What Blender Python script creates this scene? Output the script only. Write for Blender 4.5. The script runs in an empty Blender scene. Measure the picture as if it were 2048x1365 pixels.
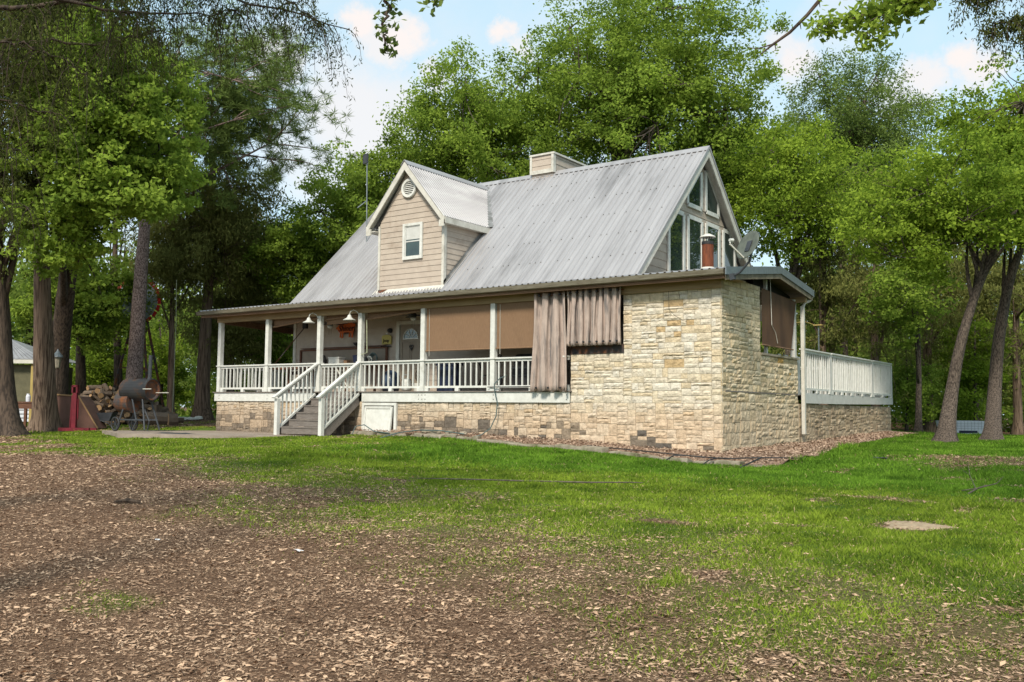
import bpy, math, random
import numpy as np
from mathutils import Vector, Matrix

# ------------------------------------------------------------------ camera, world, sun, exposure
scene = bpy.context.scene
COL = scene.collection
CAM = (8.727, -20.706, 0.9267); YAW, PITCH, ROLL, FPX = 0.61914, 0.073145, 0.0106, 1881.3
def cam_axes():
    cy, sy, cp, sp = math.cos(YAW), math.sin(YAW), math.cos(PITCH), math.sin(PITCH)
    fw = np.array([-sy*cp, cy*cp, sp]); rt = np.array([cy, sy, 0.]); up = np.cross(rt, fw)
    cr, sr = math.cos(ROLL), math.sin(ROLL)
    return fw, rt*cr + up*sr, -rt*sr + up*cr
FW, RT, UP = cam_axes()
cd = bpy.data.cameras.new('camera'); cam = bpy.data.objects.new('camera', cd); COL.objects.link(cam)
cd.sensor_width = 36; cd.lens = 36*FPX/2048; cd.clip_start = 0.05; cd.clip_end = 2000
m = Matrix([[RT[i], UP[i], -FW[i]] for i in range(3)]).to_4x4(); m.translation = CAM
cam.matrix_world = m
scene.camera = cam
scene.view_settings.view_transform = 'Standard'; scene.view_settings.look = 'None'
scene.view_settings.gamma = 1.0; scene.view_settings.exposure = 1.2
scene.render.resolution_x = 1024; scene.render.resolution_y = 682
try:
    scene.cycles.max_bounces = 6; scene.cycles.diffuse_bounces = 4; scene.cycles.transmission_bounces = 3
    scene.cycles.sample_clamp_indirect = 4
except Exception: pass
SUN_EL, SUN_AZ = math.radians(43), math.radians(160)      # azimuth of the sun measured clockwise from +Y
sdir = Vector((math.sin(SUN_AZ)*math.cos(SUN_EL), math.cos(SUN_AZ)*math.cos(SUN_EL), math.sin(SUN_EL)))
sl = bpy.data.lights.new('sun', 'SUN'); sl.energy = 2.0; sl.angle = math.radians(11); sl.color = (1.0, 0.92, 0.79)
so = bpy.data.objects.new('sun', sl); COL.objects.link(so); so.rotation_euler = sdir.to_track_quat('Z', 'Y').to_euler(); so.location = (0, -40, 60)

def ray(u, v):
    return FW + RT*((u-1024)/FPX) - UP*((v-682.5)/FPX)
def at(u, v, dist):                       # point seen at photo pixel (u, v), this many metres off
    d = ray(u, v); h = math.hypot(d[0], d[1]); return np.array(CAM) + d*(dist/h)

world = bpy.data.worlds.new("World"); scene.world = world; world.use_nodes = True
nt = world.node_tree; nt.nodes.clear()
def N(t, kind, **kw):
    n = t.nodes.new(kind)
    for k, v in kw.items():
        if k.startswith('i_'): 
            key = k[2:]; key = int(key) if key.isdigit() else key.replace('_', ' ')
            n.inputs[key].default_value = v
        else: setattr(n, k, v)
    return n
out = N(nt, 'ShaderNodeOutputWorld'); bg = N(nt, 'ShaderNodeBackground', i_Strength=0.15)
sky = N(nt, 'ShaderNodeTexSky', sky_type='NISHITA'); sky.sun_disc = False
sky.sun_elevation = SUN_EL; sky.sun_rotation = SUN_AZ; sky.air_density = 1.0; sky.dust_density = 1.6; sky.ozone_density = 1.2
tc = N(nt, 'ShaderNodeTexCoord')
nz = N(nt, 'ShaderNodeTexNoise', i_Scale=11.0, i_Detail=7.0, i_Roughness=0.68)
nt.links.new(tc.outputs['Generated'], nz.inputs['Vector'])
sub = N(nt, 'ShaderNodeVectorMath', operation='SUBTRACT'); sub.inputs[1].default_value = (.5, .5, .5)
nt.links.new(nz.outputs['Color'], sub.inputs[0])
scl = N(nt, 'ShaderNodeVectorMath', operation='SCALE'); scl.inputs['Scale'].default_value = 0.10
nt.links.new(sub.outputs[0], scl.inputs[0])
add = N(nt, 'ShaderNodeVectorMath', operation='ADD')
nt.links.new(tc.outputs['Generated'], add.inputs[0]); nt.links.new(scl.outputs[0], add.inputs[1])
prev = None
clouds = [(735, 45, 42, 1.0), (800, 62, 48, 1.0), (765, 85, 45, .8), (1015, 72, 34, 1.0), (1040, 90, 30, .8), (700, 235, 120, .75), (760, 215, 90, .7), (860, 160, 40, .7), (650, 330, 120, .6),
          (1590, 118, 50, .9), (1560, 80, 40, .7), (1925, 118, 40, 1.0), (1960, 140, 48, .9), (1850, 172, 48, .85), (1800, 185, 45, .7), (880, 330, 140, .5), (560, 120, 60, .8), (1700, 20, 90, .35)]
for (u, v, rr, amp) in clouds:
    d = Vector(ray(u, v)).normalized()
    vd = N(nt, 'ShaderNodeVectorMath', operation='DISTANCE'); vd.inputs[1].default_value = d
    nt.links.new(add.outputs[0], vd.inputs[0])
    mr = N(nt, 'ShaderNodeMapRange', interpolation_type='SMOOTHSTEP'); r = rr/FPX
    mr.inputs['From Min'].default_value = r*1.45; mr.inputs['From Max'].default_value = r*0.35
    mr.inputs['To Min'].default_value = 0; mr.inputs['To Max'].default_value = amp
    nt.links.new(vd.outputs['Value'], mr.inputs['Value'])
    if prev is None: prev = mr.outputs[0]
    else:
        mx = N(nt, 'ShaderNodeMath', operation='MAXIMUM'); nt.links.new(prev, mx.inputs[0]); nt.links.new(mr.outputs[0], mx.inputs[1]); prev = mx.outputs[0]
hz = N(nt, 'ShaderNodeMixRGB', i_Fac=0.80); hz.inputs['Color2'].default_value = (1.78, 2.48, 2.72, 1)
nt.links.new(sky.outputs[0], hz.inputs['Color1'])
wisp = N(nt, 'ShaderNodeTexNoise', i_Scale=3.2, i_Detail=6.0, i_Roughness=0.62)
nt.links.new(tc.outputs['Generated'], wisp.inputs['Vector'])
wr = N(nt, 'ShaderNodeMapRange'); wr.inputs['From Min'].default_value = .45; wr.inputs['From Max'].default_value = .75; wr.inputs['To Max'].default_value = .45
nt.links.new(wisp.outputs['Fac'], wr.inputs['Value'])
mx = N(nt, 'ShaderNodeMath', operation='MAXIMUM'); nt.links.new(prev, mx.inputs[0]); nt.links.new(wr.outputs[0], mx.inputs[1])
cm = N(nt, 'ShaderNodeMixRGB'); cm.inputs['Color2'].default_value = (2.9, 2.7, 2.62, 1)
nt.links.new(mx.outputs[0], cm.inputs['Fac']); nt.links.new(hz.outputs[0], cm.inputs['Color1'])
nt.links.new(cm.outputs[0], bg.inputs['Color']); nt.links.new(bg.outputs[0], out.inputs['Surface'])

# ------------------------------------------------------------------ materials
def mat(name, c1, c2=None, scale=4.0, rough=0.7, spec=0.3, bump=0.0, bscale=40., metal=0.0, stretch=(1, 1, 1), detail=5., lo=.35, hi=.65, attr=None, dirt=None, dscale=1.2, dlo=.5, dhi=.75, dstretch=(1, 1, 1), tiltdark=None):
    """noise-mottled principled material; attr = face attribute that also drives the mix; dirt = third colour in large patches"""
    m = bpy.data.materials.new(name); m.use_nodes = True; t = m.node_tree; t.nodes.clear()
    o = N(t, 'ShaderNodeOutputMaterial'); p = N(t, 'ShaderNodeBsdfPrincipled')
    p.inputs['Roughness'].default_value = rough; p.inputs['Metallic'].default_value = metal
    p.inputs['Specular IOR Level'].default_value = spec
    t.links.new(p.outputs[0], o.inputs[0])
    co = N(t, 'ShaderNodeTexCoord'); mp = N(t, 'ShaderNodeMapping'); mp.inputs['Scale'].default_value = stretch
    t.links.new(co.outputs['Object'], mp.inputs['Vector'])
    col = None
    if c2 is not None:
        n = N(t, 'ShaderNodeTexNoise', i_Scale=scale, i_Detail=detail, i_Roughness=.6); t.links.new(mp.outputs[0], n.inputs['Vector'])
        r = N(t, 'ShaderNodeMapRange'); r.inputs['From Min'].default_value = lo; r.inputs['From Max'].default_value = hi
        t.links.new(n.outputs['Fac'], r.inputs['Value'])
        f = r.outputs[0]
        if attr:
            a = N(t, 'ShaderNodeAttribute', attribute_name=attr)
            mm = N(t, 'ShaderNodeMath', operation='MULTIPLY_ADD'); mm.inputs[1].default_value = .35
            t.links.new(f, mm.inputs[0]); 
            m2 = N(t, 'ShaderNodeMath', operation='MULTIPLY'); m2.inputs[1].default_value = .75
            t.links.new(a.outputs['Fac'], m2.inputs[0]); t.links.new(m2.outputs[0], mm.inputs[2]); f = mm.outputs[0]
        mix = N(t, 'ShaderNodeMixRGB'); mix.inputs['Color1'].default_value = (*c1, 1); mix.inputs['Color2'].default_value = (*c2, 1)
        t.links.new(f, mix.inputs['Fac']); col = mix.outputs[0]
    if dirt is not None:
        mp2 = N(t, 'ShaderNodeMapping'); mp2.inputs['Scale'].default_value = dstretch; t.links.new(co.outputs['Object'], mp2.inputs['Vector'])
        n = N(t, 'ShaderNodeTexNoise', i_Scale=dscale, i_Detail=6., i_Roughness=.65); t.links.new(mp2.outputs[0], n.inputs['Vector'])
        r = N(t, 'ShaderNodeMapRange'); r.inputs['From Min'].default_value = dlo; r.inputs['From Max'].default_value = dhi
        t.links.new(n.outputs['Fac'], r.inputs['Value'])
        mix = N(t, 'ShaderNodeMixRGB'); mix.inputs['Color1'].default_value = (*c1, 1); mix.inputs['Color2'].default_value = (*dirt, 1)
        if col is not None: t.links.new(col, mix.inputs['Color1'])
        t.links.new(r.outputs[0], mix.inputs['Fac']); col = mix.outputs[0]
    if col is not None: t.links.new(col, p.inputs['Base Color'])
    else: p.inputs['Base Color'].default_value = (*c1, 1)
    if bump:
        n = N(t, 'ShaderNodeTexNoise', i_Scale=bscale, i_Detail=4., i_Roughness=.6); t.links.new(mp.outputs[0], n.inputs['Vector'])
        b = N(t, 'ShaderNodeBump'); b.inputs['Strength'].default_value = min(1, bump); b.inputs['Distance'].default_value = .02
        t.links.new(n.outputs['Fac'], b.inputs['Height']); t.links.new(b.outputs[0], p.inputs['Normal'])
    m.cycles.emission_sampling = 'NONE' if hasattr(m, 'cycles') else 'NONE'
    return m

def leaf_mat(name, dark, light, trans=.35, nscale=.55, warm=None):
    m = bpy.data.materials.new(name); m.use_nodes = True; t = m.node_tree; t.nodes.clear()
    o = N(t, 'ShaderNodeOutputMaterial'); co = N(t, 'ShaderNodeTexCoord')
    n = N(t, 'ShaderNodeTexNoise', i_Scale=nscale, i_Detail=2.); t.links.new(co.outputs['Object'], n.inputs['Vector'])
    r = N(t, 'ShaderNodeMapRange'); r.inputs['From Min'].default_value = .35; r.inputs['From Max'].default_value = .65
    t.links.new(n.outputs['Fac'], r.inputs['Value'])
    a = N(t, 'ShaderNodeAttribute', attribute_name='tint')
    s = N(t, 'ShaderNodeMath', operation='MULTIPLY_ADD'); s.inputs[1].default_value = .45
    t.links.new(r.outputs[0], s.inputs[0])
    s2 = N(t, 'ShaderNodeMath', operation='MULTIPLY'); s2.inputs[1].default_value = .6; t.links.new(a.outputs['Fac'], s2.inputs[0]); t.links.new(s2.outputs[0], s.inputs[2])
    mix = N(t, 'ShaderNodeMixRGB'); mix.inputs['Color1'].default_value = (*dark, 1); mix.inputs['Color2'].default_value = (*light, 1)
    t.links.new(s.outputs[0], mix.inputs['Fac']); col = mix.outputs[0]
    d = N(t, 'ShaderNodeBsdfDiffuse'); tr = N(t, 'ShaderNodeBsdfTranslucent'); ms = N(t, 'ShaderNodeMixShader', i_Fac=trans)
    t.links.new(col, d.inputs['Color']); t.links.new(col, tr.inputs['Color'])
    t.links.new(d.outputs[0], ms.inputs[1]); t.links.new(tr.outputs[0], ms.inputs[2]); t.links.new(ms.outputs[0], o.inputs[0])
    return m

M = {}
M['white'] = mat('white_paint', (.66, .66, .62), (.56, .56, .52), 6, rough=.55, bump=.15, dirt=(.34, .33, .27), dscale=2.2, dlo=.6, dhi=.85)
M['trim'] = mat('weathered_trim', (.60, .58, .52), (.50, .48, .42), 5, rough=.6, bump=.2, dirt=(.26, .24, .19), dscale=2.0, dlo=.55, dhi=.8)
M['staintrim'] = mat('water_stained_trim', (.22, .185, .13), (.14, .115, .08), 5, rough=.7, bump=.2, dirt=(.12, .10, .07), dscale=2.5, dlo=.45, dhi=.7)
M['greywhite'] = mat('grey_white_paint', (.56, .56, .53), (.48, .48, .45), 5, rough=.6, bump=.1)
M['siding'] = mat('beige_siding', (.46, .39, .32), (.40, .335, .275), 3, rough=.7, bump=.2, bscale=60, dirt=(.27, .20, .15), dscale=1.1, dlo=.55, dhi=.8)
M['roof'] = mat('galvanised_roof', (.385, .375, .38), (.315, .305, .31), 1.2, rough=.5, spec=.4, metal=.25, dirt=(.13, .125, .125), dscale=.6, dlo=.50, dhi=.78, dstretch=(1.4, .35, .35), stretch=(3, .3, .3))
M['roofdark'] = mat('weathered_flashing', (.26, .26, .26), (.12, .12, .11), 2.5, rough=.55, metal=.2)
M['galv'] = mat('galvanised_fascia', (.23, .26, .27), (.15, .175, .18), 4, rough=.4, metal=.5, stretch=(6, 6, 1))
M['gutter'] = mat('weathered_gutter', (.21, .19, .14), (.13, .11, .075), 4, rough=.6, metal=.2, stretch=(.6, 4, 4))
M['fascia'] = mat('stained_timber_fascia', (.21, .125, .075), (.125, .07, .04), 5, rough=.8, bump=.4, stretch=(.4, 4, 4))
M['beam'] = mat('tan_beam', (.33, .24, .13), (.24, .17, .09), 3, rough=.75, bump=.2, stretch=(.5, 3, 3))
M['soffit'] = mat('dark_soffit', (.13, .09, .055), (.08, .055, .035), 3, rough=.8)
M['stone'] = None
M['deckgrey'] = mat('grey_deck_paint', (.20, .175, .155), (.14, .12, .105), 8, rough=.7, bump=.3, stretch=(.5, 4, 4))
M['glass'] = mat('window_glass', (.035, .055, .045), (.02, .03, .028), 1.5, rough=.02, spec=1.0)
M['darkroom'] = mat('dark_interior', (.02, .018, .016), None, rough=.9)  # near-black colour stands in for unlit space behind openings
M['screw'] = mat('dark_screws', (.035, .033, .03), None, rough=.6)
M['rust'] = mat('rusty_steel', (.19, .055, .022), (.09, .028, .014), 6, rough=.75, bump=.3, stretch=(3, 3, .6))
M['rust2'] = mat('orange_brown_rust', (.16, .06, .022), (.07, .032, .02), 5, rough=.8, dirt=(.05, .045, .045), dscale=2.5, dlo=.45, dhi=.6)
M['blacksteel'] = mat('sooty_black_steel', (.018, .018, .02), (.032, .032, .033), 3, rough=.5, spec=.3, dirt=(.07, .035, .018), dscale=2.2, dlo=.52, dhi=.62)
M['steelgrey'] = mat('dull_grey_steel', (.065, .07, .08), (.04, .045, .05), 5, rough=.55, metal=.2)
M['black'] = mat('black_plastic', (.02, .02, .022), (.035, .035, .035), 6, rough=.5)
M['dish'] = mat('grey_dish_paint', (.12, .135, .11), (.08, .09, .075), 6, rough=.6)
M['shade'] = mat('brown_shade_fabric', (.235, .145, .085), (.185, .11, .064), 60, rough=.9, bump=.3, bscale=200, stretch=(1, 1, .12))
M['shadeold'] = mat('dark_brown_shade_fabric', (.12, .065, .035), (.075, .04, .024), 2, rough=.9, stretch=(1, 1, .4))
M['curtain'] = mat('faded_mauve_curtain', (.45, .36, .31), (.36, .285, .245), 3, rough=.95, bump=.3, bscale=80, dirt=(.15, .135, .13), dscale=5.5, dlo=.50, dhi=.66, dstretch=(2.6, .5, .2))  # grey streaks: dirt, deepened to paint in the shade of the fold creases
M['concrete'] = mat('stained_concrete', (.33, .27, .22), (.22, .175, .14), 1.3, rough=.85, bump=.3)
M['orange'] = mat('orange_sign_paint', (.62, .13, .02), (.45, .09, .015), 5, rough=.6)
M['yellow'] = mat('yellow_sign_paint', (.48, .40, .12), (.40, .33, .10), 5, rough=.6)
M['blackpaint'] = mat('black_lettering', (.015, .012, .012), None, rough=.7)
M['door'] = mat('taupe_door_paint', (.26, .215, .165), (.22, .18, .14), 4, rough=.6)
M['rope'] = mat('pale_rope', (.36, .38, .25), (.26, .27, .18), 20, rough=.9)
M['redpaint'] = mat('maroon_red_paint', (.17, .014, .026), (.11, .01, .016), 5, rough=.55)
M['brownpaint'] = mat('dusty_brown_panel', (.20, .105, .08), (.15, .08, .06), 3, rough=.8)
M['logend'] = mat('cut_log_end', (.42, .26, .13), (.26, .14, .065), 8, rough=.9, bump=.4, attr='tint')
M['logbark'] = mat('log_bark', (.19, .14, .10), (.085, .058, .04), 9, rough=.95, bump=.7, bscale=18, attr='tint', stretch=(1, 1, 1))
M['bluebag'] = mat('shiny_blue_bag', (.022, .035, .065), (.03, .05, .09), 6, rough=.2, spec=.8, bump=.9, bscale=7)
M['tank'] = mat('white_tank_paint', (.60, .60, .56), (.5, .5, .46), 8, rough=.4)
M['navy'] = mat('navy_plastic', (.012, .018, .045), (.02, .028, .06), 4, rough=.5)
M['hose'] = mat('teal_grey_hose', (.085, .13, .13), (.06, .09, .09), 10, rough=.5)
M['blackhose'] = mat('black_drip_hose', (.02, .022, .024), None, rough=.5)
M['paper'] = mat('white_paper', (.75, .75, .75), (.6, .6, .62), 20, rough=.8)
M['whitebox'] = mat('white_grid_panel', (.62, .64, .70), (.55, .57, .62), 5, rough=.5)
M['lampblue'] = mat('weathered_lantern', (.12, .15, .17), (.07, .085, .095), 6, rough=.4)
M['lampglass'] = mat('cloudy_lantern_glass', (.30, .27, .20), (.2, .18, .14), 8, rough=.2)
M['shedroof'] = mat('pale_shed_roof', (.30, .30, .31), (.22, .22, .23), 3, rough=.45, metal=.2)
M['shedwall'] = mat('green_brown_shed_wall', (.13, .12, .07), (.09, .085, .05), 3, rough=.8)
M['yellowwood'] = mat('yellow_pine_post', (.40, .30, .10), (.30, .22, .08), 4, rough=.8, stretch=(3, 3, .4))
M['woodbrown'] = mat('brown_table_timber', (.15, .07, .04), (.10, .045, .03), 6, rough=.8, stretch=(.6, 4, 4))
M['bladegrey'] = mat('pale_windmill_blade', (.30, .36, .36), (.22, .27, .27), 6, rough=.5)
M['bladered'] = mat('red_windmill_tip', (.45, .03, .025), None, rough=.5)
M['flagstone'] = mat('mossy_flagstone', (.31, .27, .21), (.20, .175, .125), 5, rough=.9, bump=.6, bscale=14, dirt=(.10, .10, .045), dscale=2, dlo=.5, dhi=.7)
M['chip'] = mat('bed_gravel_and_leaves', (.20, .125, .085), (.52, .38, .28), 30, rough=.95, bump=.8, bscale=60, attr='tint')
M['stick'] = mat('grey_dead_wood', (.15, .125, .10), (.08, .065, .05), 12, rough=.9)
M['bark_grey'] = mat('grey_oak_bark', (.125, .097, .077), (.035, .027, .022), 19, rough=.95, bump=1., bscale=9, stretch=(1.6, 1.6, .55), lo=.42, hi=.58)
M['bark_cedar'] = mat('stringy_cedar_bark', (.20, .14, .10), (.055, .035, .024), 9, rough=.95, bump=1., bscale=10, stretch=(2.4, 2.4, .12), lo=.42, hi=.6)
M['bark_pine'] = mat('scaly_pine_bark', (.31, .23, .205), (.10, .068, .058), 20, rough=.95, bump=1., bscale=12, stretch=(1.3, 1.3, .6), lo=.42, hi=.56)
M['bark_dark'] = mat('dark_bark', (.095, .068, .05), (.035, .026, .02), 8, rough=.95, bump=1., bscale=9, stretch=(2, 2, .3), lo=.42, hi=.6)
M['leaf_oak'] = leaf_mat('bright_oak_leaves', (0.085, 0.145, 0.022), (0.36, 0.48, 0.075), 0.5)
M['leaf_yel'] = leaf_mat('yellow_green_oak_leaves', (0.085, 0.15, 0.018), (0.37, 0.49, 0.06), 0.5)
M['leaf_mid'] = leaf_mat('mid_green_leaves', (0.08, 0.12, 0.035), (0.25, 0.34, 0.085), 0.45)
M['leaf_cedar'] = leaf_mat('olive_cedar_foliage', (0.1, 0.11, 0.032), (0.26, 0.27, 0.08), 0.4)
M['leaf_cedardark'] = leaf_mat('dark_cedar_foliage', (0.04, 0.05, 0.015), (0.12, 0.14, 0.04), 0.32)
M['leaf_pine'] = leaf_mat('pine_needles', (0.08, 0.12, 0.035), (0.23, 0.31, 0.08), 0.35)
M['leaf_wood'] = leaf_mat('distant_leaves', (.08, .125, .03), (.36, .46, .09), .55, nscale=.16)

def stone_mat():
    m = bpy.data.materials.new('limestone_blocks'); m.use_nodes = True; t = m.node_tree; t.nodes.clear()
    o = N(t, 'ShaderNodeOutputMaterial'); p = N(t, 'ShaderNodeBsdfPrincipled', i_Roughness=.9); p.inputs['Specular IOR Level'].default_value = .15
    a = N(t, 'ShaderNodeAttribute', attribute_name='stone'); co = N(t, 'ShaderNodeTexCoord')
    n = N(t, 'ShaderNodeTexNoise', i_Scale=9., i_Detail=6., i_Roughness=.65); t.links.new(co.outputs['Object'], n.inputs['Vector'])
    r = N(t, 'ShaderNodeMapRange'); r.inputs['From Min'].default_value = .3; r.inputs['From Max'].default_value = .7; r.inputs['To Min'].default_value = .68; r.inputs['To Max'].default_value = 1.18
    t.links.new(n.outputs['Fac'], r.inputs['Value'])
    mu = N(t, 'ShaderNodeVectorMath', operation='MULTIPLY'); t.links.new(a.outputs['Color'], mu.inputs[0]); t.links.new(r.outputs[0], mu.inputs[1])
    t.links.new(mu.outputs[0], p.inputs['Base Color'])
    n2 = N(t, 'ShaderNodeTexNoise', i_Scale=16., i_Detail=5., i_Roughness=.6); t.links.new(co.outputs['Object'], n2.inputs['Vector'])
    b = N(t, 'ShaderNodeBump', i_Strength=.9, i_Distance=.035); t.links.new(n2.outputs['Fac'], b.inputs['Height']); t.links.new(b.outputs[0], p.inputs['Normal'])
    t.links.new(p.outputs[0], o.inputs[0]); return m
M['stone'] = stone_mat()
M['mortar'] = mat('pale_mortar', (.38, .33, .25), (.30, .255, .19), 6, rough=.95)

# ------------------------------------------------------------------ building helpers
ORG = {}
def org(o):
    return ORG.get(o.name, (0., 0., 0.)) if o else (0., 0., 0.)
class MB:
    def __init__(s): s.v = []; s.f = []; s.mi = []; s.m = 0
    def add(s, vs, fs):
        b = len(s.v); s.v += [tuple(map(float, p)) for p in vs]; s.f += [tuple(i+b for i in f) for f in fs]; s.mi += [s.m]*len(fs); return s
    def box(s, a, b):
        (x0, y0, z0), (x1, y1, z1) = a, b
        x0, x1 = min(x0, x1), max(x0, x1); y0, y1 = min(y0, y1), max(y0, y1); z0, z1 = min(z0, z1), max(z0, z1)
        return s.add([(x0,y0,z0),(x1,y0,z0),(x1,y1,z0),(x0,y1,z0),(x0,y0,z1),(x1,y0,z1),(x1,y1,z1),(x0,y1,z1)],
                     [(0,3,2,1),(4,5,6,7),(0,1,5,4),(1,2,6,5),(2,3,7,6),(3,0,4,7)])
    def bar(s, p, q, w, h, up=(0, 0, 1)):              # rectangular bar from p to q, w across, h along 'up'
        p, q = Vector(p), Vector(q); d = (q-p).normalized(); u = Vector(up); x = d.cross(u).normalized(); u = x.cross(d).normalized()
        c = [(-w/2,-h/2),(w/2,-h/2),(w/2,h/2),(-w/2,h/2)]
        vs = [p+x*a+u*b for a, b in c]+[q+x*a+u*b for a, b in c]
        return s.add(vs, [(0,3,2,1),(4,5,6,7),(0,1,5,4),(1,2,6,5),(2,3,7,6),(3,0,4,7)])
    def tube(s, pts, rad, n=8, cap=True):
        pts = [Vector(p) for p in pts]; k = len(pts)
        rads = rad if hasattr(rad, '__len__') else [rad]*k
        ref = Vector((0, 0, 1)); vs = []; fs = []
        d0 = (pts[1]-pts[0]).normalized()
        if abs(d0.dot(ref)) > .9: ref = Vector((1, 0, 0))
        x = d0.cross(ref).normalized()
        for i, p in enumerate(pts):
            d = (pts[min(i+1, k-1)]-pts[max(i-1, 0)]).normalized()
            x = (x-d*x.dot(d)).normalized(); y = d.cross(x)
            for j in range(n):
                a = 2*math.pi*j/n; vs.append(p+(x*math.cos(a)+y*math.sin(a))*rads[i])
        for i in range(k-1):
            for j in range(n):
                a, b = i*n+j, i*n+(j+1) % n; fs.append((a, b, b+n, a+n))
        if cap: fs.append(tuple(range(n-1, -1, -1))); fs.append(tuple((k-1)*n+j for j in range(n)))
        return s.add(vs, fs)
    def prism(s, poly, ext):                            # planar polygon (3D points) extruded by vector ext
        n = len(poly); P = [Vector(p) for p in poly]; E_ = Vector(ext)
        nrm = Vector((0, 0, 0))
        for i in range(n): nrm += P[i].cross(P[(i+1) % n])
        if nrm.dot(E_) > 0: P = P[::-1]
        vs = P+[p+E_ for p in P]
        return s.add(vs, [tuple(range(n)), tuple(range(2*n-1, n-1, -1))]+[(i, i+n, (i+1) % n+n, (i+1) % n) for i in range(n)])
    def lathe(s, prof, c=(0, 0, 0), n=16, axis='z'):
        vs = []; fs = []
        for (r, h) in prof:
            for j in range(n):
                a = 2*math.pi*j/n; p = (r*math.cos(a), r*math.sin(a), h)
                if axis == 'x': p = (h, r*math.cos(a), r*math.sin(a))
                if axis == 'y': p = (r*math.cos(a), h, r*math.sin(a))
                vs.append((p[0]+c[0], p[1]+c[1], p[2]+c[2]))
        for i in range(len(prof)-1):
            for j in range(n):
                a, b = i*n+j, i*n+(j+1) % n; fs.append((a, b, b+n, a+n))
        return s.add(vs, fs)
    def build(s, name, mats, parent=None, smooth=False, loc=None, bevel=0):
        mats = mats if isinstance(mats, (list, tuple)) else [mats]
        o_ = org(parent) if parent else (loc or (0, 0, 0))
        me = bpy.data.meshes.new(name)
        me.from_pydata([(p[0]-o_[0], p[1]-o_[1], p[2]-o_[2]) for p in s.v], [], s.f)
        for m_ in mats: me.materials.append(M[m_] if isinstance(m_, str) else m_)
        if len(mats) > 1: me.polygons.foreach_set('material_index', s.mi)
        if smooth: me.polygons.foreach_set('use_smooth', [True]*len(me.polygons))
        me.validate(); me.update()
        ob = bpy.data.objects.new(name, me); COL.objects.link(ob)
        if parent: ob.parent = parent; ORG[ob.name] = o_
        else:
            ob.location = o_; ORG[ob.name] = o_
        if bevel:
            b = ob.modifiers.new('bevel', 'BEVEL'); b.width = bevel; b.segments = 2; b.limit_method = 'ANGLE'
        return ob
def tag(o, label=None, cat=None, group=None, kind=None):
    for k, v in (('label', label), ('category', cat), ('group', group), ('kind', kind)):
        if v: o[k] = v
    return o
def thing(name, loc, label, cat, group=None, rz=0):
    o = bpy.data.objects.new(name, None); COL.objects.link(o); o.location = loc; o.rotation_euler = (0, 0, rz)
    o.empty_display_size = .2; ORG[o.name] = tuple(loc) if rz == 0 else (0., 0., 0.)
    return tag(o, label, cat, group)
def np_obj(name, V, nper, mats, parent=None, tint=None, mi=None, loc=(0, 0, 0), tri_extra=None, color=None):
    """V: (F*nper,3) vertices, faces of nper corners each"""
    o_ = np.array(org(parent) if parent else loc, float)
    V = (np.asarray(V, np.float64)-o_).astype(np.float32); nv = len(V); nf = nv//nper
    me = bpy.data.meshes.new(name)
    me.vertices.add(nv); me.vertices.foreach_set('co', V.ravel())
    me.loops.add(nv); me.loops.foreach_set('vertex_index', np.arange(nv, dtype=np.int32))
    me.polygons.add(nf); me.polygons.foreach_set('loop_start', np.arange(0, nv, nper, dtype=np.int32))
    me.polygons.foreach_set('loop_total', np.full(nf, nper, np.int32))
    mats = mats if isinstance(mats, (list, tuple)) else [mats]
    for m_ in mats: me.materials.append(M[m_])
    if mi is not None: me.polygons.foreach_set('material_index', np.asarray(mi, np.int32))
    if tint is not None:
        a = me.attributes.new('tint', 'FLOAT', 'FACE'); a.data.foreach_set('value', np.asarray(tint, np.float32))
    if color is not None:
        a = me.attributes.new('stone', 'FLOAT_COLOR', 'FACE'); c4 = np.ones((nf, 4), np.float32); c4[:, :3] = color; a.data.foreach_set('color', c4.ravel())
    me.update(calc_edges=True)
    ob = bpy.data.objects.new(name, me); COL.objects.link(ob)
    if parent: ob.parent = parent
    else: ob.location = loc
    ORG[ob.name] = tuple(o_)
    return ob
def unit(a): return a/np.maximum(np.linalg.norm(a, axis=-1, keepdims=True), 1e-9)
def dup_children(src, dst):
    for ch in [c for c in bpy.data.objects if c.parent == src]:
        c = ch.copy(); COL.objects.link(c); c.parent = dst
        dup_children(ch, c)
def dup(root, loc, label=None, rz=None, scale=None):
    r = root.copy(); COL.objects.link(r); r.location = loc
    if rz is not None: r.rotation_euler = (0, 0, rz)
    if scale: r.scale = (scale,)*3
    if label: r['label'] = label
    dup_children(root, r); return r

# ------------------------------------------------------------------ ground
def smooth01(t): t = np.clip(t, 0, 1); return t*t*(3-2*t)
def gz(x, y):
    x = np.asarray(x, float); y = np.asarray(y, float)
    f = np.interp(x, [-30, -18, -12, -8, -4, 0, 2, 10], [.03, .07, .12, .07, -.04, -.2, -.22, -.2])
    back = f+np.interp(y, [-1, 0, 15, 40], [0, .12, .42, .5])
    wr_ = smooth01((x+14)/10); back = back-wr_*np.interp(y, [15, 30, 60], [0, .36, .5])
    t = np.minimum(1, (-1-y)/20); front = f+(-.6-f)*t
    return np.where(y >= -1, back, front)+.015*np.sin(x*1.3+1.7*np.sin(y*.7))+.012*np.sin(y*1.9+x*.6)
BND = np.array([(-40,-2),(-26,-4.5),(-18,-7.0),(-13.4,-8.6),(-10.3,-8.2),(-7.4,-8.84),(-3.8,-9.98),(-1.33,-11.0),(.4,-11.6),(1.5,-11.9),(2.6,-12.0),(4.,-12.7),(5.1,-13.4),(6.1,-14.1),(6.8,-14.6),(7.6,-14.8),(8.4,-14.9),(12,-15.3),(30,-18)])
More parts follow.
